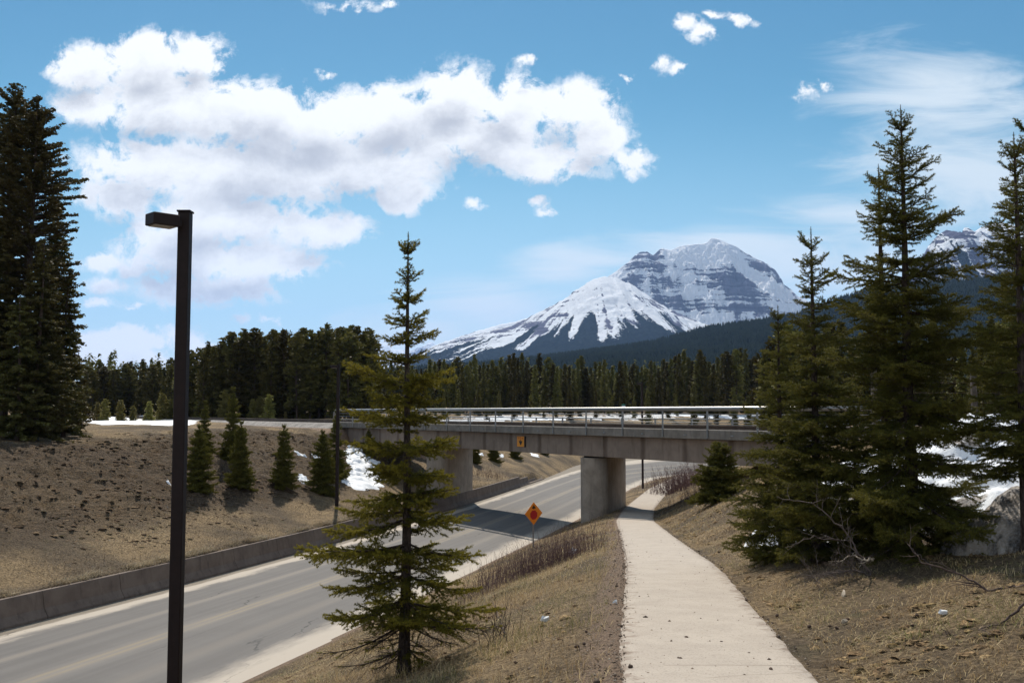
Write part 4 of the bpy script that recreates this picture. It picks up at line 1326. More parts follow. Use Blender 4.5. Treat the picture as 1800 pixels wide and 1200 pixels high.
# deeper forest as one mass
def merged_forest(name, spots, mat, seed, label, card=0.5, n_cards=110):
    rg = np.random.default_rng(seed)
    Vs = []
    n = len(spots)
    spots = np.asarray(spots)     # x y z H R
    K = n_cards
    t = rg.random((n, K)) ** 0.7
    az = rg.random((n, K)) * 6.283
    rr = spots[:, 4:5] * (t ** 0.75) * (0.35 + 0.65 * rg.random((n, K)))
    C = np.stack([spots[:, 0:1] + rr * np.cos(az), spots[:, 1:2] + rr * np.sin(az), spots[:, 2:3] + spots[:, 3:4] * (1 - t * 0.93)], -1).reshape(-1, 3)
    m_ = len(C)
    sz = np.repeat(card * spots[:, 3] / 12.0, K)[:, None] * (0.6 + 0.7 * rg.random(m_))[:, None]
    d = np.stack([np.cos(az), np.sin(az), -0.5 - 0.3 * rg.random(az.shape)], -1).reshape(-1, 3)
    b_ = np.stack([-np.sin(az), np.cos(az), 0 * az], -1).reshape(-1, 3)
    V = np.stack([C + d * sz, C - d * sz * 0.4 + b_ * sz * 0.6, C - d * sz * 0.4 - b_ * sz * 0.6], 1).reshape(-1, 3)
    o = nmesh(name, V, np.arange(m_ * 3).reshape(-1, 3), mat, attrs={'tip': np.repeat(rg.random(m_), 3)})
    return tag(o, label, 'forest', kind='stuff')
sp_ = []
for k in range(1500):
    d = random.uniform(160, 420) if k % 3 else random.uniform(238, 330)
    px = random.uniform(-300, 2100)
    if px > 640 and px < 1400 and d < 235: d = random.uniform(240, 400)
    if px < 330: d = max(d, 200)
    x = at(px, 700, d)[0]
    sp_.append((x, d, tz(x, d), random.uniform(10, 13.5) * (1.0 if px < 660 else 0.97), random.uniform(1.5, 2.2)))
merged_forest('forest', sp_, M['needle_far'], 5, 'deep mass of dark conifers behind the front rows of the wood')

# ------------------------------------------------------------------ hills and mountains
def massif(name, pts, D, depth, nu, nt, base_z, p=1.25, amp=0.0, nscale=0.001, back=0.5, mat=None, colfn=None, seed=1, ridge_amp=0.0, jag=0.0, ribs=None):
    pts = sorted(pts)
    px = np.linspace(pts[0][0], pts[-1][0], nu)
    py = np.interp(px, [a[0] for a in pts], [a[1] for a in pts])
    py = py + jag * (fbm(px * 0.12, px * 0 + 1.5, 4, seed) - 0.5)
    d = np.array([ray(a, b_) for a, b_ in zip(px, py)])
    Xr = d[:, 0] / d[:, 1] * D
    Zr = EYE + d[:, 2] / d[:, 1] * D
    t = np.concatenate([np.linspace(-back, 0, max(6, nt // 6), endpoint=False), np.linspace(0, 1, nt)])
    T_, XX = np.meshgrid(t, Xr, indexing='ij')
    ZZ = np.broadcast_to(Zr, XX.shape)
    YY = D - depth * T_
    tp_ = np.clip(T_, 0, 1)
    base = base_z + (ZZ - base_z) * (1 - tp_) ** p
    base = np.where(T_ < 0, base_z + (ZZ - base_z) * (1 + T_ / back * 0.9), base)
    env = np.clip(tp_ * 5, 0, 1) * np.clip((1 - tp_) * 3, 0, 1)
    # ribs and gullies run down the slope
    r1 = ridged(XX * nscale, YY * nscale * 0.55, 6, seed) - 0.55
    r2 = fbm(XX * nscale * 5, YY * nscale * 3, 4, seed + 5) - 0.5
    Zf = base + env * (amp * r1 + amp * 0.35 * r2 + amp * 0.30 * (ridged(XX * nscale * 7, YY * nscale * 2.5, 4, seed + 15) - 0.55)) 
    Zf = Zf + ridge_amp * (ridged(XX * nscale * 6, YY * nscale * 6, 4, seed + 9) - 0.5) * np.clip(tp_ * 12, 0, 1)
    Zf = np.where(T_ > 0, np.minimum(Zf, EYE + (ZZ - EYE) * YY / D - 0.002 * depth * tp_), Zf)
    V = np.stack([XX, YY, Zf], -1)
    if ribs is not None:
        Zf = np.where(T_ > 0, Zf + ribs(XX, YY) * np.clip(tp_ * 8, 0, 1) * np.clip((1 - tp_) * 3, 0, 1), Zf)
    n0, n1 = XX.shape
    idx = np.arange(n0 * n1).reshape(n0, n1)
    Fq = np.stack([idx[:-1, :-1], idx[1:, :-1], idx[1:, 1:], idx[:-1, 1:]], -1).reshape(-1, 4)
    at_ = {}
    if colfn is not None:
        gz = np.gradient(Zf, axis=0) / (np.gradient(YY, axis=0) - 1e-9)
        s_, f_ = colfn(XX, YY, Zf, T_, np.broadcast_to(px, XX.shape), gz)
        at_ = {'snow': s_.ravel(), 'forest': f_.ravel()}
    o = nmesh(name, V.reshape(-1, 3), Fq, mat, attrs=at_, smooth=True)
    return tag(o, kind='structure'), (XX, YY, Zf, T_)

# near forested hill on the right
hill_pts = [(560, 668), (740, 652), (850, 642), (940, 632), (1000, 624), (1080, 614), (1150, 603), (1240, 578), (1320, 568), (1390, 556), (1450, 536), (1520, 512), (1600, 502), (1680, 498), (1740, 490), (1820, 470), (2000, 440), (2200, 430)]
hill, hg = massif('hills', hill_pts, 2600, 1500, 240, 60, 16, p=0.9, amp=20, nscale=0.004, mat=M['hill'], seed=3)
# trees on the hill, too far and too many to count
rg = np.random.default_rng(12)
XX, YY, ZZ, TT = hg
nt0 = (TT[:, 0] < 0).sum()
N = 42000
it = nt0 + (rg.random(N) ** 1.3 * (XX.shape[0] - nt0 - 2)).astype(int); iu = rg.integers(0, XX.shape[1] - 1, N)
fx_ = rg.random(N); fy_ = rg.random(N)
def bil(A):
    return (A[it, iu] * (1 - fx_) + A[it, iu + 1] * fx_) * (1 - fy_) + (A[it + 1, iu] * (1 - fx_) + A[it + 1, iu + 1] * fx_) * fy_
cx, cy, cz = bil(XX), bil(YY), bil(ZZ)
hh = rg.uniform(9, 15, N); rr = hh * rg.uniform(0.17, 0.26, N)
ring = 5
th = np.arange(ring) / ring * 6.283
Vh = np.concatenate([np.stack([cx[:, None] + rr[:, None] * np.cos(th), cy[:, None] + rr[:, None] * np.sin(th), np.repeat(cz[:, None] + hh[:, None] * 0.05, ring, 1) + rg.uniform(-1, 1, (N, ring))], -1),
                     np.stack([cx, cy, cz + hh], -1)[:, None]], 1)
bi = (np.arange(N) * (ring + 1))[:, None]
Fh = np.concatenate([np.concatenate([bi + j, bi + (j + 1) % ring, bi + ring], 1) for j in range(ring)])
M['needle_hill'] = foliage('hillside_conifers', (0.006, 0.010, 0.007), (0.013, 0.019, 0.011), (0.022, 0.028, 0.014), 0.5, 0.05, 0.0, 0.0, 0.0)
tag(nmesh('hillside_forest', Vh.reshape(-1, 3), Fh, M['needle_hill'], attrs={'tip': np.repeat(rg.random(N), ring + 1)}),
    'distant dark blue forest covering the long hillside', 'forest', kind='stuff')

# white pyramid in front of the main summit, forest on its lower half
def radial(X_, Y_, px_peak, D_, k):
    xp_ = at(px_peak, 600, D_)[0]
    an = np.arctan2(X_ - xp_, (D_ + 500) - Y_)
    return fbm(an * k, np.hypot(X_ - xp_, D_ + 500 - Y_) * 0.0006, 5, 61)
def col_front(X_, Y_, Z_, T_, PX, gz):
    streak = radial(X_, Y_, 1058, 6600, 18) * 0.75 + fbm(X_ * 0.004, Y_ * 0.0035, 5, 63) * 0.25
    tl = np.interp(PX, [700, 760, 800, 850, 900, 940, 980, 1030, 1075, 1110, 1180, 1240, 1300], [480, 470, 480, 500, 500, 500, 450, 480, 560, 540, 480, 420, 400])
    tree = (tl - 10 + 900 * (streak - 0.5) * (0.5 + 0.8 * np.clip((1070 - PX) / 80, 0, 1)) - Z_) / 120 + 0.5
    rockband = fbm(X_ * 0.005, Z_ * 0.006, 5, 71)
    s = 0.98 - 1.2 * np.clip((rockband - 0.54) * 3.0, 0, 1) - 0.9 * np.clip((radial(X_, Y_, 1058, 6600, 55) - 0.53) * 5, 0, 1) * np.clip(1.2 - T_ * 2.2, 0, 1) * np.clip(T_ * 7 - 0.3, 0, 1)
    left = np.clip((1040 - PX) / 60, 0, 1)
    s = s - 0.7 * left * np.clip(1 - T_ * 4, 0, 1) * np.clip((radial(X_, Y_, 1058, 6600, 60) - 0.42) * 6, 0, 1)
    return np.clip(s, 0, 1), np.clip(tree, 0, 1)
front_pts = [(640, 676), (700, 650), (740, 622), (762, 608), (800, 598), (850, 584), (900, 572), (940, 553), (980, 532), (1010, 512), (1030, 498), (1045, 490), (1062, 486), (1085, 489), (1108, 499), (1142, 522), (1180, 545), (1230, 566), (1270, 582), (1330, 600), (1400, 620)]
massif('mountains', front_pts, 6600, 2300, 520, 170, 60, p=1.15, amp=70, nscale=0.0016, mat=M['mountain'], colfn=col_front, seed=7, ridge_amp=16, jag=6, ribs=lambda X_, Y_: 150 * (radial(X_, Y_, 1058, 6600, 22) - 0.62) + 60 * (radial(X_, Y_, 1058, 6600, 70) - 0.5))

def col_main(X_, Y_, Z_, T_, PX, gz):
    band = fbm(X_ * 0.0022 + 3, Z_ * 0.020 + X_ * 0.0030 + 1.6 * fbm(X_ * 0.003, Z_ * 0.002, 3, 85), 5, 81, 0.7)
    cloud = fbm(X_ * 0.0022, Z_ * 0.0030, 4, 91)
    gully = fbm(X_ * 0.012, Z_ * 0.0022, 4, 83)
    s = 0.50 + 1.3 * (band - 0.5) + 1.4 * (gully - 0.5) + 0.6 * (cloud - 0.5)
    # hanging glacier and its apron between the two summits
    gl = np.clip(1 - np.abs(PX - (1215 + 420 * np.clip(T_, 0, 1))) / (60 + 30 * T_), 0, 1) * np.clip(1.5 - T_ * 3.0, 0, 1)
    cap = np.clip((PX - 1180) / 8, 0, 1) * np.clip((1300 - PX) / 20, 0, 1) * np.clip(1.4 - T_ / 0.14, 0, 1)
    s = s + 1.4 * gl * (0.7 + cloud) + 1.8 * cap
    s = s + 0.5 * np.clip((T_ - 0.45) * 3, 0, 1)
    return np.clip(s, 0, 1), np.zeros_like(s)
main_pts = [(1000, 535), (1040, 500), (1062, 490), (1075, 482), (1092, 470), (1105, 460), (1115, 449), (1125, 443), (1137, 442), (1148, 449), (1155, 443), (1165, 436), (1178, 440), (1187, 436), (1200, 431), (1225, 429), (1243, 426), (1250, 418), (1262, 420), (1280, 428), (1295, 434), (1312, 446), (1330, 455), (1348, 463), (1362, 474), (1370, 486), (1376, 499), (1390, 508), (1402, 520), (1420, 530), (1440, 536), (1465, 545), (1500, 560), (1560, 590)]
massif('mountains', main_pts, 8600, 1600, 560, 230, 120, p=1.0, amp=210, nscale=0.0030, mat=M['mountain'], colfn=col_main, seed=19, ridge_amp=60, jag=3, ribs=lambda X_, Y_: 90 * (fbm(X_ * 0.012, Y_ * 0.003, 4, 87) - 0.6))

def col_right(X_, Y_, Z_, T_, PX, gz):
    streak = radial(X_, Y_, 1668, 5200, 30)
    n = fbm(X_ * 0.004, Z_ * 0.004, 4, 103)
    s = 0.62 + 2.2 * (streak - 0.5) + 0.9 * (n - 0.5) + 0.5 * np.clip((PX - 1690) / 30, 0, 1) * np.clip(1 - T_ * 3, 0, 1) - 0.35 * np.clip(1 - T_ * 5, 0, 1) * (PX < 1690)
    tl = 640 + 1300 * (streak - 0.5)
    return np.clip(s, 0, 1), np.clip((tl - Z_) / 120 + 0.5, 0, 1)
right_pts = [(1540, 530), (1580, 500), (1610, 470), (1632, 432), (1650, 412), (1664, 404), (1680, 407), (1690, 410), (1695, 400), (1702, 400), (1712, 408), (1725, 399), (1740, 394), (1760, 390), (1790, 398), (1830, 420), (1880, 430), (1960, 455), (2100, 500)]
massif('mountains', right_pts, 5200, 1600, 320, 130, 60, p=1.05, amp=170, nscale=0.0020, mat=M['mountain'], colfn=col_right, seed=29, ridge_amp=34, jag=3)

def col_snowy(X_, Y_, Z_, T_, PX, gz):
    n = fbm(X_ * 0.003, Y_ * 0.002, 5, 111)
    return np.clip(0.95 - 0.9 * np.clip((n - 0.5) * 2, 0, 1) , 0, 1), np.clip(((430 - Z_) / 160 + 0.5) + 1.5 * (n - 0.5), 0, 1)
ridge_pts = [(700, 640), (745, 618), (765, 606), (790, 598), (830, 584), (860, 575), (880, 570), (905, 565), (935, 556), (960, 560), (1010, 590)]
massif('mountains', ridge_pts, 9500, 2000, 220, 80, 100, p=1.1, amp=160, nscale=0.0016, mat=M['mountain'], colfn=col_snowy, seed=37, ridge_amp=30, jag=4)
far_pts = [(560, 660), (600, 622), (630, 600), (645, 584), (652, 590), (664, 598), (676, 604), (690, 612), (705, 616), (740, 612), (757, 600), (766, 606), (800, 600), (840, 622)]
def col_far(X_, Y_, Z_, T_, PX, gz):
    n = fbm(X_ * 0.0012, Z_ * 0.0012, 5, 121)
    return np.clip(0.75 + 1.2 * (n - 0.5), 0, 1), np.zeros_like(n)
massif('mountains', far_pts, 19000, 3500, 200, 60, 300, p=1.0, amp=350, nscale=0.0007, mat=M['mountain'], colfn=col_far, seed=43, ridge_amp=60, jag=5)

# ------------------------------------------------------------------ snow patches
def snow_patch(name, poly_px, thick, label, seed, dirt=0.0, step=0.14, kind='stuff'):
    P = np.array([ground_at(a, b_)[:2] for a, b_ in poly_px])
    x0, y0 = P.min(0) - 0.8; x1, y1 = P.max(0) + 0.8
    st = max(step, max(x1 - x0, y1 - y0) / 260)
    gx_ = np.arange(x0, x1, st); gy_ = np.arange(y0, y1, st)
    XX, YY = np.meshgrid(gx_, gy_)
    # signed distance to polygon (positive inside)
    inside = np.zeros(XX.shape, bool); dist = np.full(XX.shape, 1e9)
    n = len(P)
    for i in range(n):
        a = P[i]; b_ = P[(i + 1) % n]
        cond = ((a[1] > YY) != (b_[1] > YY)) & (XX < (b_[0] - a[0]) * (YY - a[1]) / (b_[1] - a[1] + 1e-12) + a[0])
        inside ^= cond
        ab = b_ - a
        t = np.clip(((XX - a[0]) * ab[0] + (YY - a[1]) * ab[1]) / (ab @ ab + 1e-9), 0, 1)
        dist = np.minimum(dist, np.hypot(XX - a[0] - t * ab[0], YY - a[1] - t * ab[1]))
    sd = np.where(inside, dist, -dist)
    size = min(x1 - x0, y1 - y0)
    sd = sd + (fbm(XX * 1.6, YY * 0.9, 5, seed) - 0.5) * min(1.0, 0.30 * size)
    f = np.clip(sd / (0.25 * size + 0.05), -0.2, 1)
    Zs = terrain(XX, YY) + thick * np.sqrt(np.clip(f, 0, 1)) - 0.05 * (f <= 0) + 0.12 * thick * (fbm(XX * 3, YY * 3, 4, seed + 1) - 0.5) * (f > 0)
    idx = np.arange(XX.size).reshape(XX.shape)
    keep = (f[:-1, :-1] > -0.02) | (f[1:, 1:] > -0.02) | (f[1:, :-1] > -0.02) | (f[:-1, 1:] > -0.02)
    Fq = np.stack([idx[:-1, :-1], idx[:-1, 1:], idx[1:, 1:], idx[1:, :-1]], -1)[keep]
    if len(Fq) == 0: return None
    used = np.unique(Fq); remap = -np.ones(XX.size, int); remap[used] = np.arange(len(used))
    V = np.stack([XX, YY, Zs], -1).reshape(-1, 3)[used]
    dr = (dirt * fbm(XX * 0.8, YY * 0.8, 3, seed + 7) * 1.6).ravel()[used] + 0.25 * np.clip(0.3 - f, 0, 1).ravel()[used]
    o = nmesh(name, V, remap[Fq], M['snow'], attrs={'dirt': dr}, smooth=True)
    return tag(o, label, 'snow', kind=kind)
snow_patch('snow_patch', [(138, 739), (150, 731), (190, 730), (240, 733), (330, 738), (348, 743), (300, 748), (220, 746), (160, 743)], 0.16, 'long flat snow strip on the grass beyond the left bank crest', 3)
snow_patch('snow_patch', [(612, 778), (628, 782), (640, 800), (668, 812), (676, 850), (662, 860), (625, 861), (600, 845), (612, 830), (622, 824), (606, 800)], 0.16, 'large white snow patch on the slope below the left end of the bridge', 5)
snow_patch('snow_patch', [(519, 836), (530, 836), (545, 846), (548, 852), (536, 848), (522, 842)], 0.06, 'small snow remnant at the left foot of the dark young spruce', 6, step=0.07)
snow_patch('snow_patch', [(288, 841), (300, 839), (300, 853), (290, 847)], 0.06, 'small snow remnant just left of the near lamp post', 7, step=0.07)
snow_patch('snow_patch', [(522, 794), (534, 796), (535, 800), (524, 798)], 0.05, 'thin snow streak on the bank between the open and the dark young spruces', 8, step=0.06)
snow_patch('snow_patch', [(546, 798), (562, 799), (562, 805), (550, 804)], 0.05, 'thin snow streak on the bank just left of the dark young spruce', 9, step=0.06)
snow_patch('snow_patch', [(841, 795), (852, 797), (850, 801), (842, 800)], 0.1, 'snow remnant beyond the bridge between second and third young spruces', 10, step=0.08)
snow_patch('snow_patch', [(876, 797), (888, 799), (885, 805), (880, 803)], 0.1, 'snow remnant beyond the bridge below the left edge of the clearance sign', 11, step=0.08)
snow_patch('snow_patch', [(932, 796), (945, 799), (950, 804), (936, 801)], 0.1, 'snow remnant beyond the bridge right of the clearance sign', 12, step=0.08)

# snow bank and dirty mound on the right
def mound(name, c, r, hgt, seed, dirtfn, label, kind, step=0.05, steep=0.5, rot=0.0, rough=0.25, cat='snow'):
    gx_ = np.arange(-r[0] * 1.25, r[0] * 1.25, step); gy_ = np.arange(-r[1] * 1.25, r[1] * 1.25, step)
    A, B = np.meshgrid(gx_, gy_)
    ca, sa = math.cos(rot), math.sin(rot)
    XX = c[0] + A * ca - B * sa; YY = c[1] + A * sa + B * ca
    q_ = np.sqrt((A / r[0]) ** 2 + (B / r[1]) ** 2) + rough * (fbm(XX * 1.1, YY * 1.1, 5, seed) - 0.5)
    f = np.clip(1 - q_, -0.1, 1)
    top = hgt * np.clip(f, 0, 1) ** steep
    top = top * (0.85 + 0.5 * (fbm(XX * 0.8, YY * 0.8, 3, seed + 2) - 0.3)) + 0.10 * (fbm(XX * 5, YY * 5, 4, seed + 3) - 0.5) * (f > 0)
    Zs = terrain(XX, YY) + top - 0.08 * (f <= 0)
    idx = np.arange(XX.size).reshape(XX.shape)
    keep = f[:-1, :-1] > -0.05
    Fq = np.stack([idx[:-1, :-1], idx[:-1, 1:], idx[1:, 1:], idx[1:, :-1]], -1)[keep]
    used = np.unique(Fq); remap = -np.ones(XX.size, int); remap[used] = np.arange(len(used))
    o = nmesh(name, np.stack([XX, YY, Zs], -1).reshape(-1, 3)[used], remap[Fq], M['snow'], attrs={'dirt': dirtfn(XX, YY, Zs, f).ravel()[used]}, smooth=True)
    return tag(o, label, cat, kind=kind)
sb = at(1790, 800, 19.5)
mound('snow_bank', (sb[0] + 0.5, 21.5), (5.0, 5.4), 2.15, 3, lambda X_, Y_, Z_, f: 0.15 + 0.55 * (fbm(X_ * 0.7, Y_ * 0.7, 3, 2) > 0.6) * 1.0, 'bright snow bank behind the spruces at the right edge', None, 0.09, 0.75)
db = at(1775, 930, 12.6)
mound('dirty_snow_mound', (8.0, 14.9), (1.5, 1.0), 0.95, 9, lambda X_, Y_, Z_, f: 0.95 + 0.3 * (fbm(X_ * 1.5, Y_ * 1.5, 3, 4) - 0.5), 'low lump of grimy grey old snow under the right-hand spruces', None, 0.03, 0.5, rough=0.55)

# ------------------------------------------------------------------ dry grass blades (uncountable)
def blades(n, sample, lmin, lmax, wid, lean, seed, name, label, cols, cell_noise=True, fall=None):
    rg = np.random.default_rng(seed)
    x, y = sample(rg, n)
    z_ = terrain(x, y)
    n = len(x)
    clump = fbm(x * 2.3, y * 2.3, 3, seed)
    L_ = (lmin + (lmax - lmin) * rg.random(n)) * (0.35 + 1.3 * clump)
    az = rg.random(n) * 6.283 if fall is None else fall + rg.normal(0, 1.1, n)
    ln = lean * (0.5 + rg.random(n))
    d = np.stack([np.cos(az) * np.sin(ln), np.sin(az) * np.sin(ln), np.cos(ln)], 1)
    side = np.stack([-np.sin(az), np.cos(az), np.zeros(n)], 1) * (wid * (0.7 + 0.6 * rg.random(n)))[:, None]
    b_ = np.stack([x, y, z_ - 0.01], 1)
    mid_ = b_ + d * (L_ * 0.55)[:, None]
    d2 = d + np.stack([np.cos(az) * 0.5, np.sin(az) * 0.5, -0.35 * np.ones(n)], 1); d2 /= np.linalg.norm(d2, axis=1)[:, None]
    tip_ = mid_ + d2 * (L_ * 0.45)[:, None]
    V = np.stack([b_ - side, b_ + side, mid_ + side * 0.7, mid_ - side * 0.7, tip_], 1).reshape(-1, 3)
    i0 = (np.arange(n) * 5)[:, None]
    Q = np.concatenate([i0, i0 + 1, i0 + 2, i0 + 3], 1); T_ = np.concatenate([i0 + 3, i0 + 2, i0 + 4], 1)
    cols = np.array(cols)
    tone = fbm(x * 0.7, y * 0.7, 3, seed + 3)
    ci = np.clip(((tone - 0.25) * 2 * len(cols) * 0.6 + rg.random(n) * len(cols) * 0.5), 0, len(cols) - 1).astype(int)
    C = cols[ci] * (0.65 + 0.7 * rg.random(n))[:, None]
    return nmesh(name, V, [Q, T_], M['grass'], attrs={'col': np.repeat(C, 5, 0)})
TAN = [(0.08, 0.048, 0.026), (0.22, 0.140, 0.066), (0.42, 0.29, 0.140), (0.56, 0.42, 0.22), (0.19, 0.17, 0.052)]
def samp_near(rg, n):
    # density falls off away from the foot of the viewpoint
    y = 5.5 + 30 * rg.random(n) ** 1.6
    x = -9 + (22) * rg.random(n)
    ok = (np.abs(x - XP(y)) > PW - 0.02 + 0.25 * vnoise(x * 3, y * 3, 5)) & (x > XR(y) + 0.8)
    # thin out on the gravelly strip left of the path
    d1 = XP(y) - PW - x
    ok &= ~((d1 > 0) & (d1 < 0.9) & (rg.random(n) < 0.72 - 0.4 * d1))
    ok &= np.abs(x) < 0.62 * y + 1.0
    ok &= vnoise(x * 1.3, y * 1.3, 77) + 0.4 * rg.random(n) > 0.38
    return x[ok], y[ok]
o = blades(420000, samp_near, 0.05, 0.13, 0.0030, 1.0, 3, 'dry_grass', '', TAN)
tag(o, 'short dead tan grass matted over the ground beside the path', 'grass', kind='stuff')
def samp_mid(rg, n):
    y = 26 + 40 * rg.random(n)
    x = -6 + 20 * rg.random(n)
    ok = (np.abs(x - XP(y)) > PW + 0.05) & (x > XR(y) + 0.5) & (vnoise(x * 0.9, y * 0.9, 7) + 0.4 * rg.random(n) > 0.45)
    return x[ok], y[ok]
o = blades(70000, samp_mid, 0.08, 0.18, 0.006, 0.8, 4, 'dry_grass', '', TAN)
tag(o, 'dead tan grass on the slopes near the bridge', 'grass', kind='stuff')
def samp_bank(rg, n):
    y = 18 + 80 * rg.random(n) ** 1.2
    uu = 0.05 + 18 * rg.random(n) ** 1.4
    x = XL(y) - uu
    ok = (vnoise(x * 0.8, y * 0.8, 17) + 0.4 * rg.random(n) > 0.5 + 0.35 * smooth01((uu - 3.5) / 2))
    return x[ok], y[ok]
o = blades(150000, samp_bank, 0.07, 0.17, 0.007, 1.0, 5, 'dry_grass', '', [(0.07, 0.05, 0.033), (0.13, 0.095, 0.06), (0.20, 0.155, 0.10), (0.28, 0.225, 0.145)])
tag(o, 'sparse dead brown grass and clods on the left bank', 'grass', kind='stuff')
def samp_wall(rg, n):
    y = 20 + 60 * rg.random(n)
    x = XL(y) - 0.42 - 0.5 * rg.random(n) ** 1.5
    ok = (vnoise(x * 1.5, y * 0.8, 27) + 0.3 * rg.random(n) > 0.52)
    return x[ok], y[ok]
o = blades(26000, samp_wall, 0.16, 0.34, 0.007, 0.9, 6, 'dry_grass', '', [(0.26, 0.20, 0.13), (0.36, 0.29, 0.19), (0.42, 0.35, 0.24)], fall=-0.3)
tag(o, 'pale dry grass hanging over the top of the concrete barrier', 'grass', kind='stuff')
def tussocks(n, sample, r0, r1, hr, seed, label, cols):
    rg = np.random.default_rng(seed)
    x, y = sample(rg, n)
    n = len(x)
    z_ = terrain(x, y)
    r = r0 + (r1 - r0) * rg.random(n) ** 2.2
    hgt = r * hr * rg.uniform(0.6, 1.3, n)
    ns = 7
    V = [np.stack([x, y, z_ + hgt], 1)[:, None]]
    for (q_, hz_) in ((0.45, 0.82), (0.85, 0.38), (1.1, -0.25)):
        th = np.arange(ns)[None] / ns * 6.283 + rg.random((n, 1)) * 6.28 + rg.normal(0, 0.15, (n, ns))
        rr = r[:, None] * q_ * rg.uniform(0.65, 1.3, (n, ns))
        V.append(np.stack([x[:, None] + rr * np.cos(th) * 1.2, y[:, None] + rr * np.sin(th), z_[:, None] + hgt[:, None] * hz_ * rg.uniform(0.7, 1.3, (n, ns))], -1))
    V = np.concatenate(V, 1)
    k = V.shape[1]
    T_ = [[0, 1 + j, 1 + (j + 1) % ns] for j in range(ns)]
    Q_ = [[1 + a * ns + j, 1 + (a + 1) * ns + j, 1 + (a + 1) * ns + (j + 1) % ns, 1 + a * ns + (j + 1) % ns] for a in range(2) for j in range(ns)]
    off = (np.arange(n) * k)[:, None, None]
    C = np.array(cols)[rg.integers(0, len(cols), n)] * rg.uniform(0.7, 1.3, (n, 1))
    o = nmesh('tussock_grass', V.reshape(-1, 3), [(np.array(T_)[None] + off).reshape(-1, 3), (np.array(Q_)[None] + off).reshape(-1, 4)], M['tussock'], attrs={'col': np.repeat(C, k, 0)}, smooth=True)
    tag(o, label, 'grass', kind='stuff')
def s_bank(rg, n):
    y = 22 + 56 * rg.random(n); uu = 2.2 + 17 * rg.random(n)
    x = XL(y) - uu
    w = smooth01((uu - 2.5) / 4) * smooth01((20 - uu) / 4)
    ok = vnoise(x * 0.45, y * 0.45, 57) * 0.7 + 0.5 * rg.random(n) + 0.3 * w > 0.78
    return x[ok], y[ok]
tussocks(11000, s_bank, 0.04, 0.15, 0.22, 8, 'rough dark clods and tussocks of dead turf on the left bank', [(0.15, 0.100, 0.065), (0.19, 0.130, 0.082), (0.11, 0.072, 0.047), (0.24, 0.17, 0.105), (0.14, 0.11, 0.06)])
def s_right(rg, n):
    y = 7 + 42 * rg.random(n) ** 1.3; v_ = 0.15 + 8 * rg.random(n) ** 1.3
    x = XP(y) + PW + v_
    ok = vnoise(x * 1.1, y * 1.1, 58) * 0.8 + 0.4 * rg.random(n) > 0.66
    return x[ok], y[ok]
tussocks(5200, s_right, 0.025, 0.085, 0.5, 9, 'low tussocks of straw coloured turf on the slope right of the footpath', [(0.34, 0.235, 0.13), (0.42, 0.30, 0.165), (0.26, 0.175, 0.10), (0.28, 0.20, 0.10)])
def s_leftp(rg, n):
    y = 8 + 38 * rg.random(n) ** 1.3
    t = rg.random(n)
    x = (XP(y) - PW - 0.6) * (1 - t) + (XR(y) + 1.0) * t
    ok = vnoise(x * 1.1, y * 1.1, 59) * 0.8 + 0.4 * rg.random(n) > 0.72
    return x[ok], y[ok]
tussocks(4000, s_leftp, 0.025, 0.075, 0.5, 10, 'low tussocks of straw coloured turf between footpath and road', [(0.28, 0.19, 0.11), (0.38, 0.27, 0.15), (0.20, 0.13, 0.08)])
def pebbles(n, seed):
    rg = np.random.default_rng(seed)
    y = 6 + 32 * rg.random(n) ** 1.5
    side_ = rg.random(n)
    d_ = np.where(side_ < 0.6, -(PW - 0.12 + rg.exponential(0.45, n)), np.where(side_ < 0.85, PW - 0.10 + rg.exponential(0.20, n), rg.uniform(-PW, PW, n)))
    x = XP(y) + d_
    z_ = np.where(np.abs(d_) < PW, ZP(y) + 0.024, terrain(x, y))
    r = 0.003 + rg.exponential(0.0038, n)
    base_ = np.array([[1, 0, 0], [0, 1, 0], [-1, 0, 0], [0, -1, 0], [0, 0, .8], [0, 0, -.6]], float)
    tri = np.array([[0, 1, 4], [1, 2, 4], [2, 3, 4], [3, 0, 4], [1, 0, 5], [2, 1, 5], [3, 2, 5], [0, 3, 5]])
    V = np.stack([x, y, z_], 1)[:, None] + base_[None] * r[:, None, None] * rg.uniform(0.6, 1.4, (n, 6, 1))
    a = rg.random(n) * 6.28
    C = np.array([(0.14, 0.10, 0.07), (0.30, 0.225, 0.16), (0.46, 0.38, 0.29), (0.09, 0.06, 0.042)])[rg.integers(0, 4, n)]
    o = nmesh('gravel', V.reshape(-1, 3), (tri[None] + (np.arange(n) * 6)[:, None, None]).reshape(-1, 3), M['grass'], attrs={'col': np.repeat(C, 6, 0)})
    tag(o, 'small loose stones and grit scattered along the edges of the footpath', 'gravel', kind='stuff')
pebbles(11000, 5)
# tall stalks on the near slope
def samp_tall(rg, n):
    y = 9 + 17 * rg.random(n)
    x = XP(y) - 1.2 - 5.5 * rg.random(n)
    ok = (vnoise(x * 1.2, y * 1.2, 37) > 0.56) & (x > XR(y) + 0.5)
    return x[ok], y[ok]
o = blades(16000, samp_tall, 0.14, 0.34, 0.0022, 0.55, 7, 'dry_grass', '', TAN[1:])
tag(o, 'taller dry grass stalks on the slope between path and road', 'grass', kind='stuff')

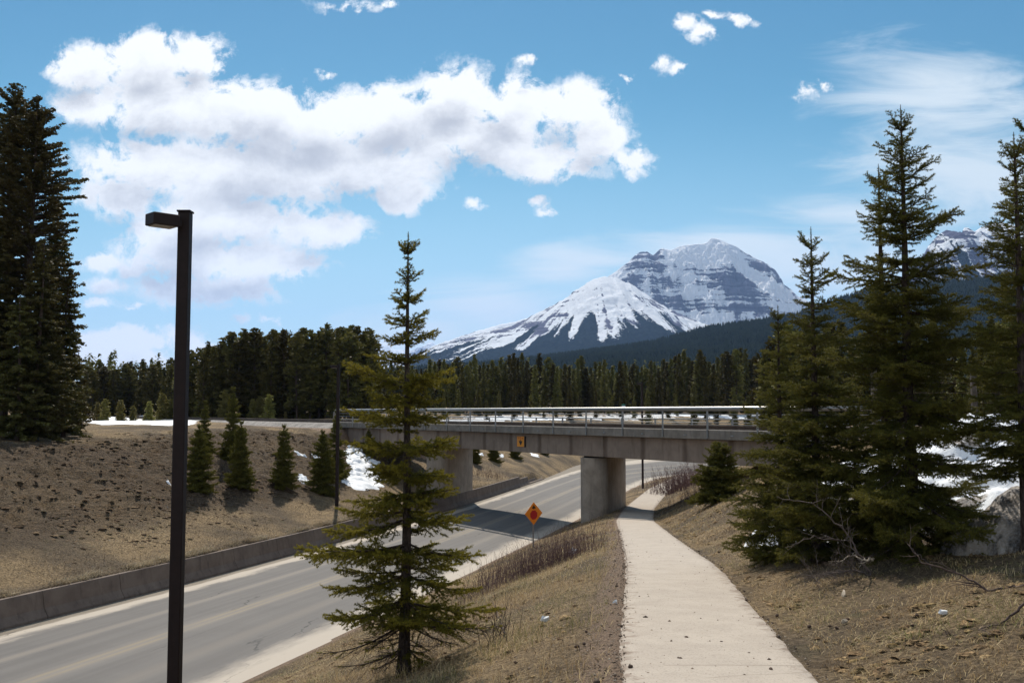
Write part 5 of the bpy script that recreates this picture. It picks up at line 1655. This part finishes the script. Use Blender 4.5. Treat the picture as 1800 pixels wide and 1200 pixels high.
# ------------------------------------------------------------------ shrubs: bare dry stems
def stem_shrub(name, spots, hmin, hmax, r, seed, label, mat, twigs=2, lean=0.22, origin=None):
    rg = np.random.default_rng(seed)
    W0, W1, R0, R1 = [], [], [], []
    for (x, y) in spots:
        z_ = tz(x, y)
        hgt = rg.uniform(hmin, hmax)
        p = np.array([x, y, z_ - 0.03]); d = np.array([rg.normal(0, lean), rg.normal(0, lean), 1.0]); d /= np.linalg.norm(d)
        n = 4
        for k in range(n):
            d = d + np.array([rg.normal(0, 0.09), rg.normal(0, 0.09), 0.03]); d /= np.linalg.norm(d)
            q_ = p + d * hgt / n
            W0.append(p); W1.append(q_); R0.append(r * (1 - 0.2 * k)); R1.append(r * (1 - 0.2 * (k + 1)))
            if k >= 1:
                for _ in range(rg.integers(0, twigs + 1)):
                    w = d * 0.9 + rg.normal(0, 0.45, 3); w[2] = abs(w[2]); w /= np.linalg.norm(w)
                    l = hgt * rg.uniform(0.12, 0.35)
                    W0.append(q_); W1.append(q_ + w * l); R0.append(r * 0.55); R1.append(r * 0.2)
            p = q_
    V, Fq = tubes_fast(np.array(W0), np.array(W1), R0, R1, 3)
    x0, y0 = np.mean([s[0] for s in spots]), np.mean([s[1] for s in spots])
    z0 = tz(x0, y0)
    V = V - np.array([x0, y0, z0])
    o = nmesh(name, V, Fq, mat)
    o.location = (x0, y0, z0)
    return tag(o, label, 'shrub')
rg = np.random.default_rng(99)
def spots_between(poly, n, sdv):
    P = [ground_at(a, b_) for a, b_ in poly]
    out = []
    for _ in range(n):
        i = rg.integers(0, len(P) - 1); t = rg.random()
        q_ = P[i] * (1 - t) + P[i + 1] * t
        out.append((q_[0] + rg.normal(0, sdv), q_[1] + rg.normal(0, sdv * 1.3)))
    return out
stem_shrub('dry_shrub', spots_between([(862, 1040), (905, 1015), (950, 1000), (990, 985), (1025, 970)], 900, 0.45), 0.4, 0.95, 0.0048, 1,
           'thicket of thin purple-brown bare stems around the foot of the warning sign', M['stem'], 1, 0.16)
stem_shrub('dry_shrub', spots_between([(800, 1075), (840, 1048), (880, 1035)], 150, 0.35), 0.2, 0.5, 0.004, 2,
           'low bare stems downslope between thicket and foreground spruce', M['stem'], 1, 0.25)
stem_shrub('dry_shrub', spots_between([(1170, 870), (1190, 862), (1215, 850), (1235, 842)], 720, 0.8), 0.8, 1.9, 0.013, 3,
           'reddish-brown leafless bush beyond the bridge shadow right of the path', M['stem'], 2, 0.3)
stem_shrub('dry_shrub', spots_between([(1205, 880), (1235, 868), (1262, 858)], 160, 0.6), 0.4, 1.0, 0.010, 4,
           'leafless bush in front of the small bushy spruce, in the bridge shadow', M['stem'], 2, 0.3)
stem_shrub('dry_shrub', spots_between([(840, 835), (860, 838), (880, 836)], 120, 0.8), 0.3, 0.8, 0.012, 5,
           'dark low bare bush on the far bank beyond the bridge', M['stem'], 2, 0.35)
stem_shrub('dry_shrub', spots_between([(872, 1112), (888, 1128)], 26, 0.12), 0.25, 0.6, 0.006, 6,
           'small dark tangled weed clump on the slope right of the foreground spruce', M['dark_twig'], 2, 0.4)

# ------------------------------------------------------------------ fallen branches
def branchy(name, start, pts, r, seed, label, mat, n_side=10, sl=0.5, lev=2, droop=0.0):
    rg = np.random.default_rng(seed)
    P = np.array(pts, float) - np.asarray(start)
    W0, W1, R0, R1 = [], [], [], []
    # resample as a smooth curve with kinks
    tt = np.linspace(0, len(P) - 1, (len(P) - 1) * 6 + 1)
    C = np.stack([np.interp(tt, np.arange(len(P)), P[:, k]) for k in range(3)], 1)
    C[1:-1] += rg.normal(0, 0.012, (len(C) - 2, 3))
    L_ = np.linalg.norm(np.diff(C, axis=0), axis=1).sum()
    def rec(C, r, lv, ns, sl):
        n = len(C)
        for i in range(n - 1):
            W0.append(C[i]); W1.append(C[i + 1]); R0.append(r * (1 - 0.75 * i / n)); R1.append(r * (1 - 0.75 * (i + 1) / n))
        if lv <= 0: return
        for k in range(ns):
            i = rg.integers(max(1, n // 6), n - 1)
            d = C[i] - C[i - 1]; d /= np.linalg.norm(d) + 1e-9
            w = d * 0.7 + rg.normal(0, 0.55, 3); w[2] += 0.15 - droop; w /= np.linalg.norm(w)
            l = sl * rg.uniform(0.4, 1.0)
            c2 = [C[i]]
            for j in range(5):
                w = w + rg.normal(0, 0.14, 3); w /= np.linalg.norm(w)
                c2.append(c2[-1] + w * l / 5)
            rec(np.array(c2), r * (1 - 0.6 * i / n) * 0.5, lv - 1, max(2, ns // 3), sl * 0.45)
    rec(C, r, lev, n_side, sl)
    V, Fq = tubes_fast(np.array(W0), np.array(W1), R0, R1, 5)
    # keep above the ground
    gz = terrain(V[:, 0] + start[0], V[:, 1] + start[1]) - start[2]
    V[:, 2] = np.maximum(V[:, 2], gz + 0.004)
    o = nmesh(name, V, Fq, mat, smooth=True)
    o.location = tuple(start)
    return tag(o, label, 'branch')
def P3(px, py, d): return at(px, py, d)
s0 = ground_at(1530, 1012)
dq = s0[1]
branchy('fallen_branch', s0, [s0, P3(1505, 965, dq + .1), P3(1480, 925, dq + .2), P3(1430, 885, dq + .3), P3(1365, 872, dq + .5)], 0.016, 3,
        'grey dead branch arching up to the left in front of the dark spruces', M['dead_wood'], 12, 0.45)
branchy('fallen_branch', s0 + np.array([0.02, 0.02, 0]), [s0, P3(1490, 950, dq + .5), P3(1430, 942, dq + .3), P3(1380, 962, dq)], 0.012, 4,
        'grey dead branch reaching low to the left over the grass edge', M['dead_wood'], 10, 0.4)
branchy('brush_pile', s0 + np.array([0.0, -0.1, 0.0]), [s0, P3(1500, 1000, dq - .1), P3(1455, 1008, dq - .2), P3(1415, 1012, dq - .1)], 0.014, 5,
        'tangled heap of broken twigs on the grass below the dark spruces', M['dead_wood'], 34, 0.5)
branchy('fallen_branch', s0 + np.array([0.03, 0, 0]), [s0 + np.array([0.05, 0, 0.25]), P3(1520, 985, dq), P3(1500, 975, dq + .2), P3(1470, 990, dq)], 0.018, 6,
        'short pale snapped branch on top of the twig heap', M['bone_wood'], 6, 0.3)
s1 = ground_at(1800, 1030)
dq = s1[1]
branchy('fallen_branch', s1, [P3(1850, 1015, dq - .1), P3(1800, 1027, dq), P3(1738, 1037, dq + .2), P3(1690, 1010, dq + .4), P3(1620, 985, dq + .6), P3(1595, 955, dq + .8)], 0.020, 7,
        'long dark branch lying from the right edge towards the dark spruces', M['dark_twig'], 9, 0.45)
s2 = ground_at(1790, 1090)
dq = s2[1]
branchy('fallen_branch', s2, [P3(1850, 1030, dq), P3(1800, 1063, dq), P3(1760, 1095, dq), P3(1720, 1125, dq), P3(1680, 1130, dq), P3(1655, 1105, dq + .1)], 0.016, 8,
        'curved dark branch low on the grass at the right edge', M['dark_twig'], 7, 0.35)
s3 = ground_at(1640, 1000)
branchy('fallen_branch', s3, [s3, P3(1625, 985, s3[1]), P3(1605, 965, s3[1] + .1), P3(1590, 950, s3[1] + .1)], 0.008, 9,
        'thin forked twig standing out of the shade below the tallest spruce', M['dead_wood'], 4, 0.25)
s4 = ground_at(820, 1060)
branchy('fallen_branch', s4, [ground_at(888, 1120) + [0, 0, .05], P3(860, 1092, s4[1] - 1), s4 + [0, 0, .25], P3(806, 1040, s4[1])], 0.010, 10,
        'thin dark twig leaning out of the grass right of the foreground spruce', M['dark_twig'], 5, 0.3)

# ------------------------------------------------------------------ small litter on the ground
def chip(name, px, py, size, mat, label, cat, ang=0.3, tilt=0.3):
    b = ground_at(px, py)
    rg = np.random.default_rng(int(px))
    n = 10
    poly = []
    for k in range(n):
        t = k / n * 6.283
        poly.append((size[0] / 2 * math.cos(t) * rg.uniform(0.7, 1.1), size[1] / 2 * math.sin(t) * rg.uniform(0.7, 1.1)))
    mb = MB(); mb.prism(poly, 0, size[2])
    V = mb.V[0]; V[:, 2] += 0.25 * size[2] * rg.normal(size=len(V))
    V[n:, :2] *= 0.8
    o = mb.build(name, mat)
    o.location = (b[0], b[1], b[2] + 0.015); o.rotation_euler = (tilt, 0.1, ang)
    return tag(o, label, cat)
chip('wood_chip', 1483, 1047, (0.06, 0.20, 0.03), M['bone_wood'], 'pale split piece of wood on the grass right of the path', 'wood chip', -0.3, 0.5)
chip('wood_chip', 1485, 1097, (0.13, 0.05, 0.03), M['bone_wood'], 'small pale wood chip nearer on the grass, beside dark cones', 'wood chip', 0.5)
chip('paper_scrap', 1658, 1081, (0.13, 0.06, 0.03), M['litter'], 'white paper scrap on the grass at the lower right', 'litter', 0.2)
chip('paper_scrap', 1007, 974, (0.30, 0.16, 0.12), M['litter'], 'crumpled white scrap at the right end of the stem thicket', 'litter', 0.4)
chip('paper_scrap', 957, 1093, (0.16, 0.09, 0.06), M['litter'], 'white scrap in the dead grass left of the path', 'litter', 0.1)
chip('paper_scrap', 1081, 1061, (0.10, 0.05, 0.03), M['litter'], 'tiny pale scrap on the gravel at the left path edge', 'litter', 0.9)
cones = [(1081, 1033), (1032, 1115), (1018, 1140), (903, 1167), (1026, 1137), (1462, 1105), (1468, 1107), (1420, 1106), (1494, 1092), (1101, 960), (1106, 990), (1314, 1059), (1368, 1085), (1600, 1104),
         (1613, 1088), (1628, 1063), (1400, 1066), (1105, 1178), (1200, 1163), (1354, 1181), (1265, 1133), (1210, 1126)]
csrc = None
for i, (px, py) in enumerate(cones):
    b = ground_at(px, py)
    if csrc is None:
        mb = MB()
        zz = np.linspace(0, 0.06, 7)
        mb.tube(np.stack([zz, 0 * zz, 0.016 + 0 * zz], 1), [0.004, 0.013, 0.017, 0.016, 0.013, 0.009, 0.003], 8)
        csrc = mb.build('fir_cone', M['cone']); o = csrc
    else:
        o = csrc.copy(); COL.objects.link(o)
    o.location = (b[0], b[1], b[2] + 0.012); o.rotation_euler = (0, 0, i * 1.9); s_ = 0.8 + 0.5 * ((i * 7) % 5) / 5
    o.scale = (s_, s_, s_)
    tag(o, 'small dark fallen cone lying on the ground by the footpath', 'cone', 'fallen cones by the footpath')

# wildlife fence behind the snow bank
fp = at(1712, 700, 30.0)
fz0 = tz(fp[0], 30.0)
o = empty('wire_fence', (fp[0], 30.0, fz0), 'grey wooden post and wire mesh fence in the shade behind the snow bank', 'fence')
for k, dx_ in enumerate((-3.0, 0.0, 3.0, 6.0)):
    mb = MB(); mb.box((dx_, 0, 0.95), (0.15, 0.15, 2.5), bev=0.015); mb.build('post', M['old_wood'], o)
mb = MB()
for zz in np.arange(0.3, 2.1, 0.3): mb.tube([(-3, -0.1, zz), (1.5, -0.1, zz), (6, -0.1, zz)], 0.004, 3)
for xx in np.arange(-3, 6, 0.4): mb.tube([(xx, -0.105, 0.2), (xx, -0.105, 1.1), (xx, -0.105, 2.1)], 0.003, 3)
mb.build('wire_mesh', M['rail_steel'], o)

# ------------------------------------------------------------------ haze over the valley
HZ = 1
if HZ:
    m, g = new_mat('thin_haze')
    v = g.n('ShaderNodeVolumePrincipled', {'Color': (0.34, 0.56, 1.0, 1), 'Density': 3.2e-5, 'Anisotropy': 0.3}, out=None)
    g.n('ShaderNodeOutputMaterial', {'Volume': v.outputs[0]}, out=None)
    mb = MB(); mb.box((0, 10000, 1100), (30000, 26000, 2400)); o = mb.build('haze', m); tag(o, kind='stuff')
